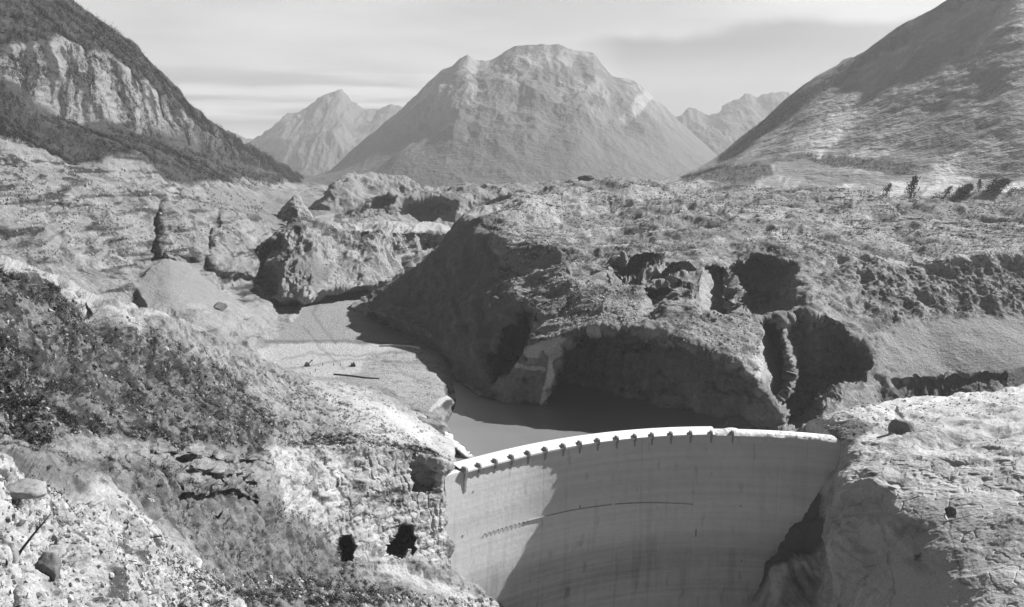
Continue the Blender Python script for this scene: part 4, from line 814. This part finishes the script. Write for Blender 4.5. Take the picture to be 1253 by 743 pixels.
for px, py, po, rz, mt, lb in ((395, 448, (1, .3, 0), 1.2, M_coat, 'person in dark clothes walking on the gravel flat, nearest the left machine'),
                               (408, 448, (.2, 0, 0), 2.6, M_coat, 'person in dark clothes standing in the middle of the three in line'),
                               (417, 448, (.6, .6, .2), -1.4, M_coat2, 'person in grey clothes leaning forward, right of the three in line'),
                               (386, 455, (.5, .8, .5), .5, M_coat, 'person in dark clothes bending, in front of the line of three'),
                               (380, 459, (.2, .2, .1), 3.0, M_coat2, 'person in grey clothes standing by the rubble edge, nearest the camera')):
    skin_person('person', po, at('valley_floor', px, py)+[0, 0, -.02], rz, mt)
    tag(bpy.context.scene.collection.objects[-1] if False else C.objects[len(C.objects)-1], lb, 'person', 'people on the gravel flat')
def bx(name, parent, c, s, m, rz=0, rx=0, bev=.06):
    bm = bmesh.new(); bmesh.ops.create_cube(bm, size=1)
    for v in bm.verts: v.co = (v.co.x*s[0], v.co.y*s[1], v.co.z*s[2])
    if bev: bmesh.ops.bevel(bm, geom=list(bm.edges), offset=bev, segments=1, affect='EDGES')
    me = bpy.data.meshes.new(name); bm.to_mesh(me); bm.free(); me.materials.append(m); o = bpy.data.objects.new(name, me); C.objects.link(o)
    o.location = c; o.rotation_euler = (rx, 0, rz)
    if parent: o.parent = parent
    return o
M_mach = mat('dark_machine_paint', col=.07, rough=.5); M_mach2 = mat('machine_steel', col=.12, rough=.6)
def track(parent, y):
    bm = bmesh.new(); pts = []
    for a in np.linspace(math.pi/2, 3*math.pi/2, 7): pts.append((-1.2+.42*math.cos(a), .42+.42*math.sin(a)))
    for a in np.linspace(-math.pi/2, math.pi/2, 7): pts.append((1.2+.42*math.cos(a), .42+.42*math.sin(a)))
    A = [bm.verts.new((p[0], y-.22, p[1])) for p in pts]; B = [bm.verts.new((p[0], y+.22, p[1])) for p in pts]; k = len(pts)
    for i in range(k): bm.faces.new((A[i], A[(i+1) % k], B[(i+1) % k], B[i]))
    bm.faces.new(A[::-1]); bm.faces.new(B); bmesh.ops.recalc_face_normals(bm, faces=bm.faces)
    me = bpy.data.meshes.new('track'); bm.to_mesh(me); bm.free(); me.materials.append(M_dark); o = bpy.data.objects.new('track', me); C.objects.link(o); o.parent = parent
def machine(px, py, rz, label, boom):
    t = empty('work_machine', at('valley_floor', px, py), rz); tag(t, label, 'machine')
    track(t, -.75); track(t, .75); bx('body', t, (-.2, 0, 1.15), (2.6, 1.5, .75), M_mach); cb_ = bx('cab', t, (-.45, 0, 2.0), (1.1, 1.3, 1.1), M_mach2); bx('roof', cb_, (0, 0, .6), (1.3, 1.45, .09), M_mach)
    bx('engine_hood', t, (.75, 0, 1.75), (1.1, .9, .5), M_mach); bx('exhaust', t, (.9, .25, 2.3), (.12, .12, .7), M_dark, bev=.02)
    if boom: bx('boom', t, (1.9, 0, 2.5), (2.8, .4, .45), M_dark).rotation_euler = (0, -.75, 0); bx('bucket', t, (3.0, 0, 3.5), (.8, .9, .6), M_dark)
    else: bx('blade', t, (2.05, 0, .65), (.18, 2.5, 1.0), M_mach2); bx('blade_arm', t, (1.3, .95, .5), (1.5, .12, .16), M_mach2, bev=.02); bx('blade_arm', t, (1.3, -.95, .5), (1.5, .12, .16), M_mach2, bev=.02)
machine(376, 448, .5, 'dark tracked machine with raised arm at the left end of the row of people', True)
machine(432, 449, 3.3, 'dark tracked machine with low blade at the right end of the row of people', False)

def tube(name, pts, r0, r1, m, parent=None, sides=7):
    pts = [np.array(p, float) for p in pts]; bm = bmesh.new(); rings = []; n = len(pts)
    for i, p in enumerate(pts):
        d = pts[min(i+1, n-1)]-pts[max(i-1, 0)]; d /= np.linalg.norm(d); a = np.cross(d, [0, 0, 1.] if abs(d[2]) < .9 else [1., 0, 0]); a /= np.linalg.norm(a); b = np.cross(d, a); r = r0+(r1-r0)*i/(n-1)
        rings.append([bm.verts.new(p+(a*math.cos(q)+b*math.sin(q))*r) for q in np.arange(sides)*2*math.pi/sides])
    for A, B in zip(rings[:-1], rings[1:]):
        for q in range(sides): bm.faces.new((A[q], A[(q+1) % sides], B[(q+1) % sides], B[q]))
    bm.faces.new(rings[0][::-1]); bm.faces.new(rings[-1]); bmesh.ops.recalc_face_normals(bm, faces=bm.faces)
    me = bpy.data.meshes.new(name); bm.to_mesh(me); bm.free(); me.materials.append(m)
    for f in me.polygons: f.use_smooth = True
    o = bpy.data.objects.new(name, me); C.objects.link(o)
    if parent: o.parent = parent
    return o
M_bark = mat('dead_wood', col=.05, var=.3, vscale=8)
# leaning dead trunk in the left foreground
A = at('near_slope', 4, 698); d0 = np.linalg.norm(A-[0, 0, CAMZ]); Bp = W(62, 629, A[1]+1.5)
t = empty('dead_tree', A); tag(t, 'bare dead trunk leaning up to the right over pale rubble at the lower left edge', 'dead tree')
mid = (Bp-A)*.5+[.05, 0, .12]
tube('trunk', [(0, 0, -.3), mid*.5+[0, 0, -.02], mid, (Bp-A)*.78+[0, 0, .03], Bp-A], .13, .05, M_bark, t)
tube('branch', [(Bp-A)*.72, (Bp-A)*.8+[-.25, 0, .35]], .04, .015, M_bark, t); tube('branch', [(Bp-A)*.42, (Bp-A)*.47+[.3, 0, .12]], .035, .012, M_bark, t)
# uprooted trees on the skyline of the landslide
def uprooted(px, py, L_px, ang, label, seed, dense=1.):
    r = np.random.default_rng(seed); p = at('landslide_hill', px, py); d = np.linalg.norm(p-[0, 0, CAMZ])/F; L_ = L_px*d*1.35
    t = empty('uprooted_tree', p); tag(t, label, 'fallen tree', 'uprooted trees on the landslide skyline')
    ax = np.array([math.cos(ang), r.uniform(-.3, .3), math.sin(ang)]); ax /= np.linalg.norm(ax)
    tube('trunk', [ax*L_*k/4+r.normal(size=3)*L_*.01*(k > 0)-[0, 0, .4] for k in range(5)], L_*.035, L_*.012, M_bark, t)
    V, Fq = [], []
    n = int(320*dense)
    for i in range(n):
        s_ = r.uniform(.3, 1.05); c = ax*L_*s_+r.normal(size=3)*L_*.16*(1.3-s_)*np.array([1, 1, 1]); a = r.normal(size=3)+ax; a /= np.linalg.norm(a); b = np.cross(a, r.normal(size=3)); b /= np.linalg.norm(b)
        l_ = L_*.10*r.uniform(.6, 1.5); j = len(V); V += [c-a*l_, c+b*l_*.38, c+a*l_]; Fq.append((j, j+1, j+2))
    o = mesh_np('crown', V, Fq, M_scrub, tone=np.full(len(V), .035), smooth=False, parent=t)
    V, Fq = [], []
    for i in range(26):
        a = r.normal(size=3)-ax*1.2; a /= np.linalg.norm(a); b = np.cross(a, r.normal(size=3)); b /= np.linalg.norm(b); l_ = L_*.13*r.uniform(.5, 1.3); j = len(V); V += [b*l_*.15, -b*l_*.15, a*l_]; Fq.append((j, j+1, j+2))
    mesh_np('root_plate', V, Fq, M_scrub, tone=np.full(len(V), .05), smooth=False, parent=t)
for q in ((1081, 236, 13, 1.1, 'uprooted tree leaning right, leftmost and alone on the landslide skyline', 1, .7),
          (1112, 237, 19, 1.35, 'tallest uprooted tree standing nearly upright on the landslide skyline', 2, .8),
          (1103, 240, 14, -.5, 'uprooted tree sprawled downslope below the tallest one', 3, 1.),
          (1155, 236, 12, .9, 'small thin uprooted tree leaning right, beside the dense one', 4, .6),
          (1168, 237, 18, .65, 'densest dark uprooted tree leaning right on the landslide skyline', 5, 2.4),
          (1197, 234, 9, 1.5, 'short stubby uprooted tree standing upright right of the dense one', 6, .8),
          (1205, 237, 20, .45, 'bushy uprooted tree lying low and pointing right on the skyline', 7, 2.),
          (1226, 236, 16, .15, 'bare uprooted tree lying almost flat near the right edge', 8, .5)): uprooted(*q)
# pipe on the flat, low wall, portal wall
a, b = at('near_slope', 407, 474), None
q = [at('valley_floor', x, y)+[0, 0, .45] for x, y in ((408, 459), (430, 461), (448, 463), (464, 464))]
o = tube('pipe', q, .45, .45, M_mach2, sides=10); tag(o, 'long dark pipe lying on the near edge of the bright gravel flat', 'pipe')
q = [at('valley_floor', x, y) for x, y in ((464, 424.5), (480, 424), (500, 425), (514, 428))]
bm = bmesh.new(); pr = None
for p in q:
    r_ = [bm.verts.new(p+np.array(v)) for v in ((0, -.4, -.5), (0, -.3, 1.3), (0, .3, 1.3), (0, .4, -.5))]
    if pr:
        for k in range(4): bm.faces.new((pr[k], pr[(k+1) % 4], r_[(k+1) % 4], r_[k]))
    else: bm.faces.new(r_)
    pr = r_
bm.faces.new(pr[::-1]); bmesh.ops.recalc_face_normals(bm, faces=bm.faces); me = bpy.data.meshes.new('low_wall'); bm.to_mesh(me); bm.free(); me.materials.append(M_crest)
o = bpy.data.objects.new('low_wall', me); C.objects.link(o); tag(o, 'low pale wall along the far right edge of the gravel flat', 'wall')

# ------------------------------------------------------------------ light and sky
SAZ, SEL = R_(25), R_(37)
sd = np.array([math.cos(SAZ)*math.cos(SEL), math.sin(SAZ)*math.cos(SEL), math.sin(SEL)])
sun = bpy.data.lights.new('sun', 'SUN'); sun.energy = 5.0; sun.angle = R_(.5); sun.color = (1, 1, 1)
so = bpy.data.objects.new('sun', sun); C.objects.link(so); so.location = (300, 200, 600)
from mathutils import Vector
so.rotation_euler = Vector(-sd).to_track_quat('-Z', 'Y').to_euler()
w = bpy.data.worlds.new('World'); SC.world = w; w.use_nodes = True; nt = w.node_tree; N = nt.nodes; L = nt.links
bg = N['Background']; sky = N.new('ShaderNodeTexSky'); sky.sky_type = 'NISHITA'; sky.sun_disc = False
sky.sun_elevation = SEL; sky.sun_rotation = math.pi/2-SAZ; sky.dust_density = 1.5; sky.air_density = 1.0
bw = N.new('ShaderNodeRGBToBW'); L.new(sky.outputs[0], bw.inputs[0])
bg.inputs['Strength'].default_value = .05
tcw = N.new('ShaderNodeTexCoord'); sep = N.new('ShaderNodeSeparateXYZ'); L.new(tcw.outputs['Generated'], sep.inputs[0])
def M(op, a, b=None, cl=False):
    n = N.new('ShaderNodeMath'); n.operation = op; n.use_clamp = cl
    for k, v in enumerate((a, b)):
        if v is None: continue
        if isinstance(v, (int, float)): n.inputs[k].default_value = v
        else: L.new(v, n.inputs[k])
    return n.outputs[0]
# thin cloud: stretched noise over direction
mp = N.new('ShaderNodeMapping'); mp.inputs['Scale'].default_value = (1.6, 1.6, 11); L.new(tcw.outputs['Generated'], mp.inputs[0])
no = N.new('ShaderNodeTexNoise'); no.inputs['Scale'].default_value = 1.7; no.inputs['Detail'].default_value = 6; no.inputs['Roughness'].default_value = .5; L.new(mp.outputs[0], no.inputs['Vector'])
f1 = N.new('ShaderNodeMapRange'); f1.inputs['From Min'].default_value = .36; f1.inputs['From Max'].default_value = .66; L.new(no.outputs['Fac'], f1.inputs['Value'])
cloud = M('MULTIPLY', f1.outputs[0], 1.0)
# veil: cloud layer brightens an otherwise grey sky
U = M('DIVIDE', sep.outputs[0], M('MAXIMUM', sep.outputs[1], .05)); V_ = M('DIVIDE', sep.outputs[2], M('MAXIMUM', sep.outputs[1], .05))
def SS(v, a, b):
    n = N.new('ShaderNodeMapRange'); n.interpolation_type = 'SMOOTHSTEP'; n.inputs['From Min'].default_value = a; n.inputs['From Max'].default_value = b; L.new(v, n.inputs['Value']); return n.outputs[0]
n2 = N.new('ShaderNodeTexNoise'); n2.inputs['Scale'].default_value = 9; n2.inputs['Detail'].default_value = 5; L.new(tcw.outputs['Generated'], n2.inputs['Vector'])
wob = M('MULTIPLY', M('SUBTRACT', n2.outputs['Fac'], .5), .05)
edge = M('ADD', M('ADD', V_, wob), M('MULTIPLY', U, -.06))            # height above the grey bank's upper edge
bank = M('MULTIPLY', SS(M('ADD', U, wob), .05, .12), M('SUBTRACT', 1, SS(edge, .112, .128)))
n3 = N.new('ShaderNodeTexNoise'); n3.inputs['Scale'].default_value = 3; n3.inputs['Detail'].default_value = 5
mp3 = N.new('ShaderNodeMapping'); mp3.inputs['Scale'].default_value = (1.2, 1.2, 20); L.new(tcw.outputs['Generated'], mp3.inputs[0]); L.new(mp3.outputs[0], n3.inputs['Vector'])
low = M('MULTIPLY', M('MULTIPLY', SS(V_, .015, .05), M('SUBTRACT', 1, SS(V_, .075, .11))), M('MULTIPLY', M('SUBTRACT', 1, SS(U, -.12, .0)), SS(n3.outputs['Fac'], .4, .62)))
dim = M('SUBTRACT', 1, M('ADD', M('MULTIPLY', bank, .52), M('MULTIPLY', low, .55)))
val = M('ADD', M('MULTIPLY', bw.outputs[0], .14), M('ADD', M('MULTIPLY', cloud, 2.4), 3.9))
fall = N.new('ShaderNodeMapRange'); fall.interpolation_type = 'SMOOTHSTEP'; fall.inputs['From Min'].default_value = .16; fall.inputs['From Max'].default_value = .42
fall.inputs['To Min'].default_value = 1.0; fall.inputs['To Max'].default_value = .2; L.new(sep.outputs[2], fall.inputs['Value'])   # thin low cloud; unseen sky overhead dimmed to cut the fill light
val = M('MULTIPLY', val, fall.outputs[0])
side = N.new('ShaderNodeMapRange'); side.interpolation_type = 'SMOOTHSTEP'; side.inputs['From Min'].default_value = -.3; side.inputs['From Max'].default_value = .75
side.inputs['To Min'].default_value = .2; side.inputs['To Max'].default_value = 1.0; L.new(sep.outputs[1], side.inputs['Value'])   # unseen sky behind the camera dimmed to deepen the shade
val = M('MULTIPLY', val, side.outputs[0])
val = M('MULTIPLY', val, dim)
cb = N.new('ShaderNodeCombineColor')
for i in range(3): L.new(val, cb.inputs[i])
L.new(cb.outputs[0], bg.inputs['Color'])
vs = SC.view_settings; vs.view_transform = 'Standard'; vs.look = 'None'; vs.exposure = 1.12; vs.gamma = 1; vs.use_curve_mapping = False
SC.cycles.max_bounces = 5; SC.cycles.diffuse_bounces = 3; SC.cycles.volume_bounces = 1
HAZE = True
if HAZE:
    bm = bmesh.new(); bmesh.ops.create_cube(bm, size=1)
    x0, x1, y0, y1, z0, z1 = -6500, 6500, -300, 9900, -171, 950
    for v in bm.verts: v.co = ((x0+x1)/2+v.co.x*(x1-x0), (y0+y1)/2+v.co.y*(y1-y0), (z0+z1)/2+v.co.z*(z1-z0))
    me = bpy.data.meshes.new('haze'); bm.to_mesh(me); bm.free()
    hm = bpy.data.materials.new('haze_air'); hm.use_nodes = True; hn = hm.node_tree; hn.nodes.clear()
    out = hn.nodes.new('ShaderNodeOutputMaterial'); pv = hn.nodes.new('ShaderNodeVolumePrincipled'); pv.inputs['Color'].default_value = (.85, .85, .85, 1); pv.inputs['Density'].default_value = .00006
    pv.inputs['Anisotropy'].default_value = 0.3
    hn.links.new(pv.outputs[0], out.inputs['Volume']); me.materials.append(hm)
    ho = bpy.data.objects.new('haze', me); C.objects.link(ho); tag(ho, kind='stuff'); ho.display_type = 'WIRE'
